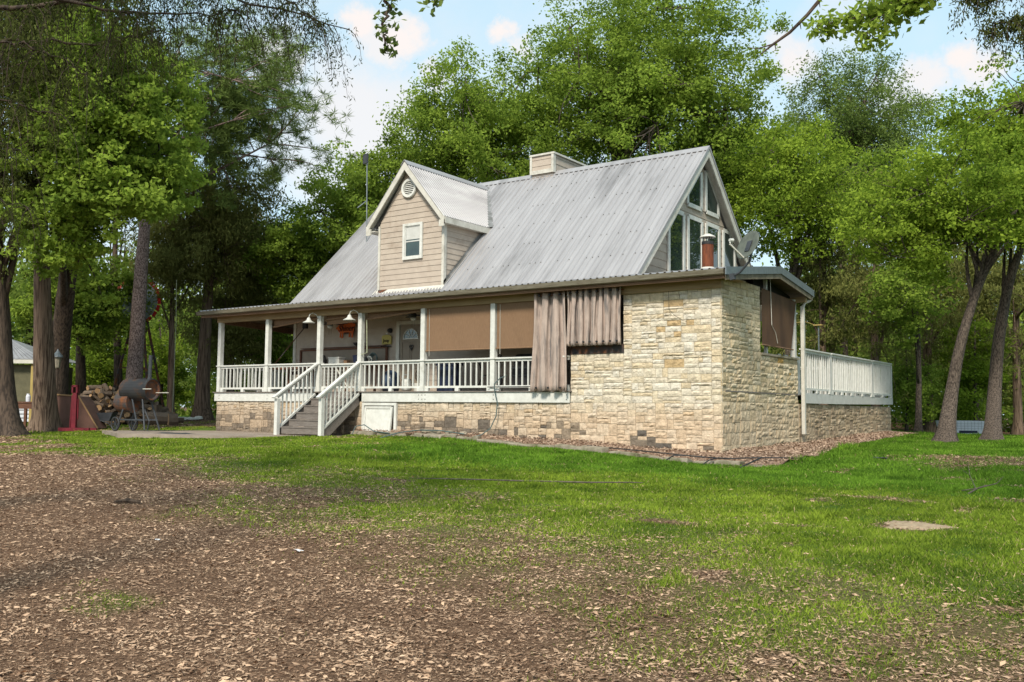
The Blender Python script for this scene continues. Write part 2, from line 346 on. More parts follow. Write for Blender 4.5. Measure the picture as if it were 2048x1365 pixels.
def hash_noise(x, y, s, seed=0):
    r = np.random.RandomState(seed); T = r.rand(256, 256)
    X = x/s; Y = y/s; xi = np.floor(X).astype(int); yi = np.floor(Y).astype(int); fx = smooth01(X-xi); fy = smooth01(Y-yi)
    g = lambda a, b: T[a % 256, b % 256]
    return (g(xi, yi)*(1-fx)+g(xi+1, yi)*fx)*(1-fy)+(g(xi, yi+1)*(1-fx)+g(xi+1, yi+1)*fx)*fy
def grass_amount(x, y):
    """0 bare litter .. 1 full lawn"""
    yb = np.interp(x, BND[:, 0], BND[:, 1]); d = (y-yb)
    n = hash_noise(x, y, 1.6, 1)*.5+hash_noise(x, y, .6, 2)*.32+hash_noise(x, y, .25, 3)*.18
    w = np.interp(x, [-15, -8, 0, 4, 10], [1.3, 1.9, 2.4, 3.0, 2.2])
    a = smooth01(.5+(d-.2+(n-.5)*5.5)/(3.0*w))**1.25
    def patch(cx, cy, rx, ry, k):
        return 1-k*smooth01(1.4-np.hypot((x-cx)/rx, (y-cy)/ry)+(n-.5)*1.6)
    a = a*patch(6.17, -9.11, .45, .42, 1)*patch(5.6, 1.6, 3.2, 1.6, .85)*patch(7, -3.2, 1.5, .6, .6)*patch(5.6, -2.0, 1.0, .4, .7)*patch(3.7, -10.4, .5, .18, .9)*patch(4.9, -9.7, .6, .15, .8)*patch(5.1, -6.3, .9, .3, .7)
    a = a*patch(-8.4, -3.0, .9, .5, .55)*patch(-6.2, -4.6, .8, .4, .5)
    a = a*patch(-25, 4, 12, 6, .9)*patch(-19, 2.2, 5, 2.0, 1)
    a = a*smooth01((34-y+n*8)/8)
    small = hash_noise(x, y, .45, 7)*hash_noise(x, y, 1.1, 8)
    a = np.maximum(a, .5*smooth01(.9-np.hypot((x-2.0)/1.1, (y+16.6)/.6)+(n-.5)*3.6))
    return np.clip(a-.65*smooth01((small-.5)*6), 0, 1)
def lush(x, y):                      # deep green strip along the house
    return np.clip(smooth01((y+5.6+hash_noise(x, y, 2.2, 11)*1.6)/2.2)*smooth01((x+11)/5), 0, 1)

SLAB = [(-20.6,-3.0),(-17.2,-4.55),(-14.2,-3.75),(-11.35,-1.75),(-11.35,-.03),(-18.8,-.03),(-20.0,-1.6)]
def in_poly(x, y, P):
    c = np.zeros(len(x), bool); n = len(P)
    for i in range(n):
        x1, y1 = P[i]; x2, y2 = P[(i+1) % n]
        k = ((y1 > y) != (y2 > y)) & (x < (x2-x1)*(y-y1)/(y2-y1+1e-12)+x1); c ^= k
    return c
def build_ground():
    def axis(lo, hi, fine_lo, fine_hi, st):
        a = [fine_lo]; s = st
        while a[0] > lo: s *= 1.16; a.insert(0, a[0]-s)
        b = list(np.arange(fine_lo+st, fine_hi, st)); s = st; e = [b[-1]+st]
        while e[-1] < hi: s *= 1.16; e.append(e[-1]+s)
        return np.array(a+b+e)
    xs = axis(-420, 420, -32, 13, .16); ys = axis(-260, 500, -19, 16, .16)
    X, Y = np.meshgrid(xs, ys); Z = gz(X, Y)
    Z = Z+(hash_noise(X, Y, .35, 21)-.5)*.025
    Z = Z-.25*in_poly(X.ravel(), Y.ravel(), [(-20.3,-2.9),(-17.2,-4.3),(-14.2,-3.5),(-11.6,-1.75),(-11.6,.3),(-18.4,.3),(-19.7,-1.6)]).reshape(X.shape)
    nx, ny = len(xs), len(ys)
    V = np.stack([X, Y, Z], -1).reshape(-1, 3).astype(np.float32)
    i = np.arange(nx*ny).reshape(ny, nx); Q = np.stack([i[:-1, :-1], i[:-1, 1:], i[1:, 1:], i[1:, :-1]], -1).reshape(-1, 4)
    me = bpy.data.meshes.new('ground'); me.vertices.add(len(V)); me.vertices.foreach_set('co', V.ravel())
    me.loops.add(Q.size); me.loops.foreach_set('vertex_index', Q.ravel().astype(np.int32)); me.polygons.add(len(Q))
    me.polygons.foreach_set('loop_start', np.arange(0, Q.size, 4, dtype=np.int32)); me.polygons.foreach_set('loop_total', np.full(len(Q), 4, np.int32))
    me.polygons.foreach_set('use_smooth', np.ones(len(Q), bool))
    a = me.attributes.new('grass', 'FLOAT', 'POINT'); a.data.foreach_set('value', grass_amount(X, Y).ravel().astype(np.float32))
    me.update(calc_edges=True)
    o = bpy.data.objects.new('ground', me); COL.objects.link(o); tag(o, kind='structure')
    m = bpy.data.materials.new('soil_and_turf'); m.use_nodes = True; t = m.node_tree; t.nodes.clear()
    mo = N(t, 'ShaderNodeOutputMaterial'); p = N(t, 'ShaderNodeBsdfPrincipled', i_Roughness=.95); p.inputs['Specular IOR Level'].default_value = .1
    co = N(t, 'ShaderNodeTexCoord')
    n1 = N(t, 'ShaderNodeTexNoise', i_Scale=26., i_Detail=6., i_Roughness=.7); n2 = N(t, 'ShaderNodeTexNoise', i_Scale=1.1, i_Detail=3.)
    for n in (n1, n2): t.links.new(co.outputs['Object'], n.inputs['Vector'])
    ra = N(t, 'ShaderNodeValToRGB'); e = ra.color_ramp.elements; e[0].position = .3; e[0].color = (.065, .036, .021, 1); e[1].position = .75; e[1].color = (.36, .225, .14, 1)
    x = ra.color_ramp.elements.new(.5); x.color = (.115, .068, .042, 1)
    t.links.new(n1.outputs['Fac'], ra.inputs['Fac'])
    rb = N(t, 'ShaderNodeValToRGB'); e = rb.color_ramp.elements; e[0].position = .3; e[0].color = (.030, .065, .010, 1); e[1].position = .7; e[1].color = (.085, .16, .018, 1)
    t.links.new(n1.outputs['Fac'], rb.inputs['Fac'])
    at_ = N(t, 'ShaderNodeAttribute', attribute_name='grass')
    mix = N(t, 'ShaderNodeMixRGB'); t.links.new(at_.outputs['Fac'], mix.inputs['Fac']); t.links.new(ra.outputs[0], mix.inputs['Color1']); t.links.new(rb.outputs[0], mix.inputs['Color2'])
    t.links.new(mix.outputs[0], p.inputs['Base Color'])
    b = N(t, 'ShaderNodeBump', i_Strength=.8, i_Distance=.03); t.links.new(n1.outputs['Fac'], b.inputs['Height']); t.links.new(b.outputs[0], p.inputs['Normal'])
    t.links.new(p.outputs[0], mo.inputs[0]); me.materials.append(m)
build_ground()
M['litter'] = mat('dry_leaf_litter', (.125, .062, .032), (.66, .45, .295), 3, rough=.85, attr='tint')
M['grassblade'] = leaf_mat('lawn_blades', (.060, .11, .014), (.33, .43, .050), .35, nscale=.9)
M['grasslush'] = leaf_mat('lush_lawn_blades', (.050, .115, .014), (.21, .37, .040), .35, nscale=.9)
M['straw'] = mat('dry_straw_thatch', (.45, .36, .18), (.27, .19, .09), 3, rough=.9, attr='tint')

rng = np.random.RandomState(5)
def wedge(n, r0, r1, power=1.0, half=1.0):
    """random ground points around where the photographer stands, thinning out with distance"""
    u = rng.rand(n); r = (r0**power+(r1**power-r0**power)*u)**(1/power)
    a = (rng.rand(n)*2-1)*half+(math.pi/2+YAW)
    return CAM[0]+r*np.cos(a), CAM[1]+r*np.sin(a), r
def in_house(x, y):
    return ((x > -18.7) & (x < .1) & (y > -.05) & (y < 15.6)) | ((x > -20.6) & (x < -11.3) & (y > -4.6) & (y < .1) & (y > -4.9+.0*x))
BED = [(-11.6,-.35),(-8.6,-.5),(-6.6,-.62),(-4.6,-.8),(-2.4,-1.0),(-.2,-1.25),(1.0,-1.3),(1.75,-.9),(1.9,.6),(1.45,3.5),(1.2,7),(1.05,11),(1.0,16)]
def blocked(x, y):
    sandy_ = (((x-6.17)/.38)**2+((y+9.05)/.36)**2 < .9) & (hash_noise(x, y, .10, 51) < .22)
    b = ((x > -18.7) & (x < .1) & (y > -.05) & (y < 15.6)) | sandy_
    b |= in_poly(x, y, SLAB) | in_poly(x, y, BED+[(0, 16), (0, 0), (-11.6, 0)])
    return b
def grass():
    x, y, r = wedge(2200000, 2.4, 44, .75)
    a = grass_amount(x, y); keep = (rng.rand(len(x)) < a*1.05) & ~blocked(x, y)
    x, y, r, a = x[keep], y[keep], r[keep], a[keep]; n = len(x); L = lush(x, y)
    h = (.018+.024*rng.rand(n))*(1+.35*L)*(.7+.5*a)*(.75+.5*hash_noise(x, y, .5, 31))*(1+1.5*smooth01((hash_noise(x, y, .28, 32)*hash_noise(x, y, 1.7, 33)-.55)*8))
    w = .0022+.00052*r*(.7+.6*rng.rand(n)); h = h*(1+np.clip(r-20, 0, 30)*.012)
    th = rng.rand(n)*6.283; ln = h*(.3+.9*rng.rand(n)); tx, ty = np.cos(th)*ln, np.sin(th)*ln; ph = rng.rand(n)*6.283
    z = gz(x, y)-.004; px, py = np.cos(ph)*w, np.sin(ph)*w
    V = np.stack([np.stack([x-px, y-py, z], -1), np.stack([x+px, y+py, z], -1), np.stack([x+tx, y+ty, z+h], -1)], 1).reshape(-1, 3)
    tint = np.clip(rng.rand(n)**1.3*.8+.45*(hash_noise(x, y, .22, 12)-.35), 0, 1)
    mi = (rng.rand(n) < L).astype(int); mi[rng.rand(n) < (.02+.14*(1-a))*(1-.7*L)] = 2
    o = np_obj('grass', V, 3, ['grassblade', 'grasslush', 'straw'], tint=tint, mi=mi); tag(o, 'short green lawn with thin straw coloured patches', 'grass', kind='stuff')
grass()
def litter():
    x, y, r = wedge(1500000, 2.4, 40, .6)
    a = grass_amount(x, y); keep = (rng.rand(len(x)) < np.clip(1.02-a*1.05, .05, 1)) & ~blocked(x, y); x, y, r = x[keep], y[keep], r[keep]; n = len(x)
    keep = rng.rand(n) < np.clip(.35+1.3*(hash_noise(x, y, .35, 43)*.6+hash_noise(x, y, .12, 44)*.4), .3, 1); x, y, r = x[keep], y[keep], r[keep]; n = len(x)
    big = rng.rand(n) < .17
    s = np.where(big, .010+.022*rng.rand(n)**1.6, .005+.012*rng.rand(n)**1.5)*(1+np.clip(r-7, 0, 40)*.055)
    asp = np.where(big, .22+.38*rng.rand(n), .10+.22*rng.rand(n))
    th = rng.rand(n)*6.283; d = np.stack([np.cos(th), np.sin(th), rng.randn(n)*.16], -1); d = unit(d)
    nn = unit(np.stack([rng.randn(n)*.22, rng.randn(n)*.22, np.ones(n)], -1)); sd = unit(np.cross(nn, d))
    c = np.stack([x, y, gz(x, y)+.004+.014*rng.rand(n)], -1)
    D = d*s[:, None]; S = sd*(s*asp)[:, None]; up = np.cross(d, sd)*(s*.18*rng.randn(n))[:, None]
    V = np.stack([c-D, c-D*.1+S+up, c+D, c+D*.15-S+up], 1).reshape(-1, 3)
    tint = np.clip(np.where(big, .50, .26)+.30*rng.randn(n)+.55*(hash_noise(x, y, .45, 41)-.5), 0, 1)
    o = np_obj('leaf_litter', V, 4, ['litter'], tint=tint); tag(o, 'dry brown fallen leaves and wood chips covering the bare yard', 'leaf litter', kind='stuff')
litter()

# ------------------------------------------------------------------ stone walls
def stones(rect, seed, smin=.09, smax=.25, wmax=.62):
    r = random.Random(seed); out_ = []
    if rect[3] < 1.3: smax, wmax = .30, .46
    def split(x0, z0, x1, z1):
        w, h = x1-x0, z1-z0
        if h > smax or w > wmax or (h > smin*1.6 and r.random() < .45 and w*h > .02) or (w > .32 and r.random() < .35):
            hz_ = (h/smax > w/wmax*1.0) if (h > smax or w > wmax) else (r.random() < .6 and h > smin*1.6)
            if hz_ and h > smin*1.6:
                t = r.uniform(.34, .66); k = z0+h*t; split(x0, z0, x1, k); split(x0, k, x1, z1); return
            elif w > .26:
                t = r.uniform(.32, .68); k = x0+w*t; split(x0, z0, k, z1); split(k, z0, x1, z1); return
        out_.append((x0, z0, x1, z1))
    split(*rect); return out_
def stone_wall(name, rects, to3, parent, seed, zone):
    """rects in wall coordinates (s, z0, s, z1); to3(s, z, out) -> 3D"""
    r = random.Random(seed); V = []; F = []; C = []
    for ri, rect in enumerate(rects):
        for (a, b, c, d) in stones(rect, seed+ri):
            g = .0055; a, b, c, d = a+g, b+g, c-g, d-g; depth = r.uniform(.008, .045); k = .012
            j = lambda: r.uniform(-.004, .004)
            col = zone((a+c)/2, (b+d)/2, r)
            nx, nz_ = max(2, int((c-a)/.09)+1), max(2, int((d-b)/.09)+1)
            base = len(V)
            for iz in range(nz_+1):
                for ix in range(nx+1):
                    edge = ix in (0, nx) or iz in (0, nz_)
                    s_ = a+(c-a)*ix/nx+(j() if edge else r.uniform(-.012, .012)); z_ = b+(d-b)*iz/nz_+(j() if edge else r.uniform(-.012, .012))
                    V.append(to3(s_, z_, depth*.55 if edge else depth+r.uniform(-.008, .010)))
            w_ = nx+1
            for iz in range(nz_):
                for ix in range(nx): F.append((base+iz*w_+ix, base+iz*w_+ix+1, base+(iz+1)*w_+ix+1, base+(iz+1)*w_+ix)); C.append(col)
            ring = [base+i for i in range(nx+1)]+[base+iz*w_+nx for iz in range(1, nz_+1)]+[base+nz_*w_+i for i in range(nx-1, -1, -1)]+[base+iz*w_ for iz in range(nz_-1, 0, -1)]
            back = len(V)
            for i in ring:
                V.append(None)
            for q, i in enumerate(ring):
                ix, iz = (i-base) % w_, (i-base)//w_
                V[back+q] = to3(a+(c-a)*ix/nx, b+(d-b)*iz/nz_, -.01)
            L = len(ring)
            for q in range(L): F.append((ring[(q+1) % L], ring[q], back+q, back+(q+1) % L)); C.append(col)
    mb = MB(); mb.v = [tuple(p) for p in V]; mb.f = F; mb.mi = [0]*len(F)
    o_ = org(parent); me = bpy.data.meshes.new(name); me.from_pydata([(p[0]-o_[0], p[1]-o_[1], p[2]-o_[2]) for p in V], [], F); me.materials.append(M['stone'])
    a = me.attributes.new('stone', 'FLOAT_COLOR', 'FACE'); a.data.foreach_set('color', np.array([(*c, 1) for c in C], np.float32).ravel())
    me.update(); ob = bpy.data.objects.new(name, me); COL.objects.link(ob); ob.parent = parent; ORG[ob.name] = o_
    return ob
def blend(a, b, t): return tuple(a[i]*(1-t)+b[i]*t for i in range(3))
def zone_front(s, z, r):
    cream = r.choice([(.63,.55,.425),(.65,.58,.465),(.62,.53,.39),(.64,.56,.44),(.61,.50,.345),(.66,.60,.50)])
    if r.random() < .05: cream = (.50, .36, .20)
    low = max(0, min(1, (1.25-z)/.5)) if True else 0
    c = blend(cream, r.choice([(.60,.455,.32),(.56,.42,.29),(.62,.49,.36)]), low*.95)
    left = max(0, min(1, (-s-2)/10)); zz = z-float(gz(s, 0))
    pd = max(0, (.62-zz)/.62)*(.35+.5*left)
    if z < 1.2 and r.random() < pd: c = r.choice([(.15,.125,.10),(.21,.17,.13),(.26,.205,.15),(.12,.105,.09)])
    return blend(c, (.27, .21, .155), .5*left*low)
def zone_side(s, z, r):
    c = r.choice([(.58,.475,.315),(.60,.495,.34),(.54,.425,.265),(.62,.525,.375),(.52,.415,.275)])
    if r.random() < .015: c = (.52, .32, .11)
    low = max(0, min(1, (1.3-z)/.5)); c = blend(c, (.50, .40, .28), low*.7)
    return c
def zone_deck(s, z, r):
    return r.choice([(.38,.30,.20),(.43,.34,.235),(.34,.265,.175),(.46,.37,.26),(.31,.24,.165)])

# ------------------------------------------------------------------ the house
house = thing('house', (-9.3, 5.4, 0), 'beige A-frame house with grey metal roof, limestone base and white porch railing', 'house')
PX = [-18.45, -15.97, -13.5, -11.7, -9.17, -6.64]; DECK = 1.44; SKB = 1.13; RAIL = 2.35
# foundation and stone
core = MB()
core.box((-18.55, .05, -.4), (-4.16, .2, SKB)); core.box((-4.16, .03, -.4), (-.03, .25, 2.38)); core.box((-2.58, .03, 2.38), (-.03, .25, 4.02))
core.box((-.25, .26, -.4), (-.03, 5.33, 2.40)); core.box((-.25, .26, 2.40), (-.03, 2.5, 4.12)); core.box((-.22, 5.34, -.4), (-.0, 15.4, 1.18))
core.box((-18.55, .21, -.4), (-18.4, 10.5, SKB))
core.build('foundation', 'mortar', house)
fr = lambda s, z, o: (s, .03-o, z)
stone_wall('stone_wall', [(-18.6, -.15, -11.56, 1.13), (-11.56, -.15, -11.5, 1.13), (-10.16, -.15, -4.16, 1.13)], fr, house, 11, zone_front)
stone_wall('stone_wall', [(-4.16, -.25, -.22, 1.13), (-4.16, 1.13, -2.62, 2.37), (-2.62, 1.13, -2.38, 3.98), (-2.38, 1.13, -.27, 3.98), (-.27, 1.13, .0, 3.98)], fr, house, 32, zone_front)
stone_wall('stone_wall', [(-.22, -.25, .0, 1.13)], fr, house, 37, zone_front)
sd = lambda s, z, o: (-.03+o, s, z)
def sd_(s, z, o): return (-.03+o, s, z)
stone_wall('stone_wall', [(.0, -.3, 5.34, 1.18), (.0, 1.18, 2.50, 1.62), (.0, 1.62, 2.5, 4.15), (2.5, 1.18, 5.34, 2.40)], sd_, house, 51, zone_side)
stone_wall('stone_wall', [(5.36, -.1, 15.45, 1.18)], lambda s, z, o: (.0+o, s, z), house, 63, zone_deck)
# decks and skirt
b = MB(); b.box((-18.72, -.08, DECK-.03), (-4.1, 1.5, DECK)); b.box((-18.72, 1.5, DECK-.03), (-16.35, 10.4, DECK)); b.box((-2.95, .2, DECK-.03), (.0, 15.4, DECK+.0)); b.box((-17, 10.4, DECK-.03), (-2.95, 15.4, DECK))
b.build('deck_floor', 'deckgrey', house)
b = MB()
for (a, c) in [(-18.66, -13.62), (-11.58, -9.17), (-9.165, -6.64), (-6.635, -4.16)]: b.box((a, -.045, SKB), (c, .0, DECK-.034))
b.build('deck_skirt', 'white', house)
b = MB()
for x in (-18.4, -15.9, -9.3, -9.17, -9.05, -6.6, -4.25):
    for z in (SKB+.08, SKB+.2): b.box((x-.012, -.05, z-.012), (x+.012, -.046, z+.012))
b.build('skirt_bolts', 'screw', house)
b = MB(); b.box((-18.66, .02, SKB), (-18.61, 10.4, DECK-.034)); b.build('deck_skirt', 'white', house)
b = MB(); b.prism([(.03, 5.5, 1.20), (.03, 9.0, 1.21), (.03, 15.5, 1.27), (.03, 15.5, 1.50), (.03, 5.5, 1.49)], (.05, 0, 0)); b.build('deck_skirt', 'greywhite', house)
# access hatch
b = MB()
for (x0, x1, z0, z1) in [(-11.56, -11.47, .02, 1.10), (-10.25, -10.16, .02, 1.10), (-11.47, -10.25, 1.02, 1.10)]: b.box((x0, -.05, z0), (x1, .02, z1))
fr_ = b.build('hatch_frame', 'white', house)
b = MB(); b.prism([(-11.44, -.13, .12), (-10.30, -.15, .12), (-10.30, -.04, .98), (-11.44, -.03, .98)], (0, .03, 0)); hp = b.build('hatch_panel', 'white', house)
b = MB()
for k in range(0): b.bar((-11.36, -.155+.02*k, .22+.165*k), (-10.38, -.172+.02*k, .22+.165*k), .006, .012)
for (p, q) in [((-11.40, -.148, .14), (-11.40, -.045, .96)), ((-10.34, -.165, .14), (-10.34, -.055, .96)), ((-11.40, -.052, .96), (-10.34, -.058, .96))]: b.bar(p, q, .07, .02, up=(0, 1, .1))
b.build('panel_trim', 'white', hp)
# posts (every post its own part)
for x in PX:
    b = MB(); b.box((x-.075, -.075, DECK), (x+.075, .075, 3.84)); b.build('porch_post', 'white', house, bevel=.006)
for (x, y) in [(-18.45, 3.4), (-18.45, 7.0), (-18.45, 10.3), (-16.1, 10.3)]:
    b = MB(); b.box((x-.075, y-.075, DECK), (x+.075, y+.075, 3.84)); b.build('porch_post', 'white', house)
nb = 0
def railing(p, q, z0, z1, n, name='railing', parent=house, capw=.14, bal=True, m_='white', deck=DECK):
    """post-to-post rail with square balusters, each baluster a sub-part"""
    global nb
    p, q = Vector(p), Vector(q); d = (q-p).normalized()
    b = MB(); b.bar((p.x, p.y, z1-.02), (q.x, q.y, z1-.02), capw, .04); b.bar((p.x, p.y, z1-.075), (q.x, q.y, z1-.075), .04, .07); b.bar((p.x, p.y, z0+.035), (q.x, q.y, z0+.035), .045, .06)
    L = (q-p).length
    for k in (0, .5, 1):
        c = p+(q-p)*k*.94+d*.03*L*.2; b.bar((c.x, c.y, (deck+z0)/2+.004), (c.x+d.x*.13, c.y+d.y*.13, (deck+z0)/2+.004), .09, z0-deck+.008)
    r = b.build(name, m_, parent)
    rest = MB()
    for i in range(n):
        c = p+(q-p)*((i+.6)/(n+.2)); s = .019
        bb = MB() if (bal and nb < 100) else rest
        jx = random.uniform(-.006, .006)
        bb.bar((c.x, c.y, z0+.06), (c.x+jx, c.y, z1-.11), s*2, s*2, up=(d.x, d.y, 0))
        if bal and nb < 100: bb.build('baluster', m_, r); nb += 1
    if rest.v: 
        ro = rest.build('baluster_row', m_, r)
        if bal: ro['kind'] = 'stuff'
    return r
random.seed(4)
ry = 0.0
for i, n in ((0, 12), (1, 12), (3, 12), (4, 12)): railing((PX[i]+.075, ry, 0), (PX[i+1]-.075, ry, 0), DECK+.085, RAIL, n)
railing((PX[5]+.075, ry, 0), (-4.2, ry, 0), DECK+.085, RAIL, 12)
g_ = railing((PX[2]+.10, .03, 0), (PX[3]-.10, .03, 0), DECK+.10, RAIL-.04, 9, name='porch_gate')
b = MB()
for k in range(7): b.bar((-13.4, .06, 1.6+.1*k), (-11.8, .06, 1.6+.1*k), .006, .006)
for k in range(11): b.bar((-13.4+.15*k, .06, 1.56), (-13.4+.15*k, .06, 2.26), .006, .006, up=(1, 0, 0))
b.bar((-12.9, .05, 2.28), (-12.3, .05, 1.6), .03, .03, up=(0, 1, 0))
b.build('wire_mesh', 'trim', g_)
# rail caps running on the posts
for x in PX: MB().box((x-.10, -.10, RAIL-.042), (x+.10, .10, RAIL+.002)).build('rail_cap', 'white', house)
railing((-18.45, .1, 0), (-18.45, 3.3, 0), DECK+.085, RAIL, 15, bal=False); railing((-18.45, 3.5, 0), (-18.45, 6.9, 0), DECK+.085, RAIL, 15, bal=False)
railing((-18.45, 7.1, 0), (-18.45, 10.2, 0), DECK+.085, RAIL, 15, bal=False); railing((-18.4, 10.3, 0), (-16.2, 10.3, 0), DECK+.085, RAIL, 11, bal=False)
# right-hand deck railing (taller), posts
DY = [5.55, 8.05, 12.75, 15.35]
for (y0, y1, n) in ((5.5, 8.0, 12), (8.12, 10.3, 11), (10.3, 12.7, 12), (12.82, 15.3, 13)): railing((.05, y0, 0), (.05, y1, 0), 1.50+.075, 2.74+.003*(y0-5), n, m_='white', deck=1.50)
for y in (8.05, 12.75, 15.35):
    b = MB(); b.box((-.02, y-.07, 1.50), (.09, y+.07, 2.70)); b.build('porch_post', 'greywhite', house)
railing((-.1, 15.33, 0), (-10, 15.33, 0), 1.55, 2.7, 60, bal=False)
for x in (-2.2, -4.6, -7.0):
    b = MB(); b.box((x-.07, 15.2, 1.45), (x+.07, 15.3, 2.66)); b.build('porch_post', 'white', house)
b = MB()
for k in range(17): b.box((-.75, 5.7+.56*k, 1.45), (-.70, 5.95+.56*k, 2.62))
b.build('privacy_boards', 'white', house)
# ---- walls: lapped siding
def siding(name, poly, to3, z0, pitch=.19, parent=house, m_='siding', out=.018):
    """poly: convex polygon (s, z); boards lapped one over the next"""
    zs = [p[1] for p in poly]; b = MB(); z = z0
    def span(h):
        xs = []
        for i in range(len(poly)):
            (s1, a), (s2, c) = poly[i], poly[(i+1) % len(poly)]
            if (a-h)*(c-h) <= 0 and a != c: xs.append(s1+(s2-s1)*(h-a)/(c-a))
        return (min(xs), max(xs)) if len(xs) > 1 else None
    while z < max(zs):
        if z+pitch > min(zs):
            lo, hi = max(z, min(zs)+1e-4), min(z+pitch, max(zs)-1e-4)
            A, B = span(lo), span(hi)
            if A and B and hi > lo:
                P = [to3(A[0], lo, out), to3(A[1], lo, out), to3(B[1], hi, .003), to3(B[0], hi, .003), to3(A[0], lo, 0), to3(A[1], lo, 0)]
                b.add(P, [(0, 1, 2, 3), (4, 5, 1, 0)])
        z += pitch
    return b.build(name, m_, parent)
b = MB(); b.box((-16.33, 1.53, DECK), (-2.6, 1.65, 4.3)); b.box((-16.33, 1.6, DECK), (-16.2, 9.2, 4.3)); b.box((-3.1, 1.6, DECK), (-2.98, 10, 4.5)); b.box((-16.3, 9.1, DECK), (-2.95, 9.2, 4.3)); b.build('wall_core', 'siding', house)
yw = 1.5
siding('siding_wall', [(-16.3, DECK), (-11.62, DECK), (-11.62, 4.25), (-16.3, 4.25)], lambda s, z, o: (s, yw+.02-o, z), DECK)
siding('siding_wall', [(-10.5, DECK), (-2.6, DECK), (-2.6, 4.25), (-10.5, 4.25)], lambda s, z, o: (s, yw+.02-o, z), DECK)
siding('siding_wall', [(-11.62, 3.72), (-10.5, 3.72), (-10.5, 4.25), (-11.62, 4.25)], lambda s, z, o: (s, yw+.02-o, z), DECK)
b = MB(); b.box((-16.42, yw-.03, DECK), (-16.30, yw+.06, 4.2)); b.build('corner_board', 'trim', house)
# front door
b = MB(); b.box((-11.45, yw-.0, DECK+.02), (-10.56, yw+.04, 3.56)); dr = b.build('front_door', 'door', house)
b = MB()
for (x0, x1, z0, z1) in [(-11.60, -11.47, DECK, 3.70), (-10.54, -10.42, DECK, 3.70), (-11.47, -10.54, 3.58, 3.70)]: b.box((x0, yw-.04, z0), (x1, yw+.03, z1))
b.build('door_frame', 'trim', dr)
cx, cz, R_ = -11.0, 3.14, .30
b = MB(); b.prism([(cx+R_*math.cos(math.pi*k/14), yw-.012, cz+R_*math.sin(math.pi*k/14)) for k in range(15)], (0, .008, 0)); b.build('fan_window', 'glass', dr)
b = MB()
for k in range(14):
    a1, a2 = math.pi*k/14, math.pi*(k+1)/14; b.bar((cx+R_*math.cos(a1), yw-.02, cz+R_*math.sin(a1)), (cx+R_*math.cos(a2), yw-.02, cz+R_*math.sin(a2)), .02, .035, up=(0, 1, 0))
b.bar((cx-R_-.02, yw-.02, cz-.01), (cx+R_+.02, yw-.02, cz-.01), .02, .035)
for a in (36, 72, 108, 144): a = math.radians(a); b.bar((cx+.08*math.cos(a), yw-.02, cz+.08*math.sin(a)), (cx+R_*math.cos(a), yw-.02, cz+R_*math.sin(a)), .018, .018, up=(0, 1, 0))
b.build('window_muntins', 'white', dr)
b = MB()
for (x0, x1, z0, z1) in [(-11.36, -11.04, 2.35, 3.02), (-10.96, -10.64, 2.35, 3.02), (-11.36, -11.04, 1.62, 2.2), (-10.96, -10.64, 1.62, 2.2)]:
    for (p, q) in [((x0, z0), (x1, z0)), ((x1, z0), (x1, z1)), ((x1, z1), (x0, z1)), ((x0, z1), (x0, z0))]: b.bar((p[0], yw-.008, p[1]), (q[0], yw-.008, q[1]), .014, .02, up=(0, 1, 0))
b.build('door_moulding', 'door', dr)
b = MB(); b.lathe([(.001, -.05), (.03, -.045), (.035, -.02), (.015, 0)], (-11.37, yw-.02, 2.38), 10, 'y'); b.build('door_handle', 'steelgrey', dr)
# beams, fascia, gutter, ceiling along the front
EV = -.46
b = MB(); b.box((-18.6, -.075, 3.84), (.02, .075, 4.06)); b.build('header_beam', 'beam', house)
b = MB(); b.box((-19.05, EV+.04, 4.00), (.24, EV+.075, 4.10)); b.build('fascia_board', 'fascia', house)
b = MB(); b.box((-19.1, EV+.075, 4.06), (.24, .9, 4.075)); b.build('soffit', 'beam', house)
b = MB(); b.prism([(-19.18, EV-.075, 4.215), (-19.18, EV-.06, 4.10), (-19.18, EV+.0, 4.075), (-19.18, EV+.035, 4.085), (-19.18, EV+.035, 4.20)], (19.44, 0, 0)); b.build('gutter', 'gutter', house)
b = MB(); b.prism([(-18.9, .08, 4.05), (-18.9, 1.5, 4.16), (-18.9, 1.5, 4.2), (-18.9, .08, 4.09)], (15.9, 0, 0)); b.box((-2.9, .25, 4.05), (-.1, 5.3, 4.09)); b.build('porch_ceiling', 'beam', house)
b = MB(); b.bar((-18.5, .08, 3.92), (-18.5, 9.9, 3.50), .12, .2); b.build('header_beam', 'fascia', house)
b = MB(); b.prism([(-19.1, .1, 4.02), (-16.3, .1, 4.02), (-16.3, 10.2, 3.70), (-19.1, 10.2, 3.62)], (0, 0, .05)); b.build('porch_ceiling', 'soffit', house)
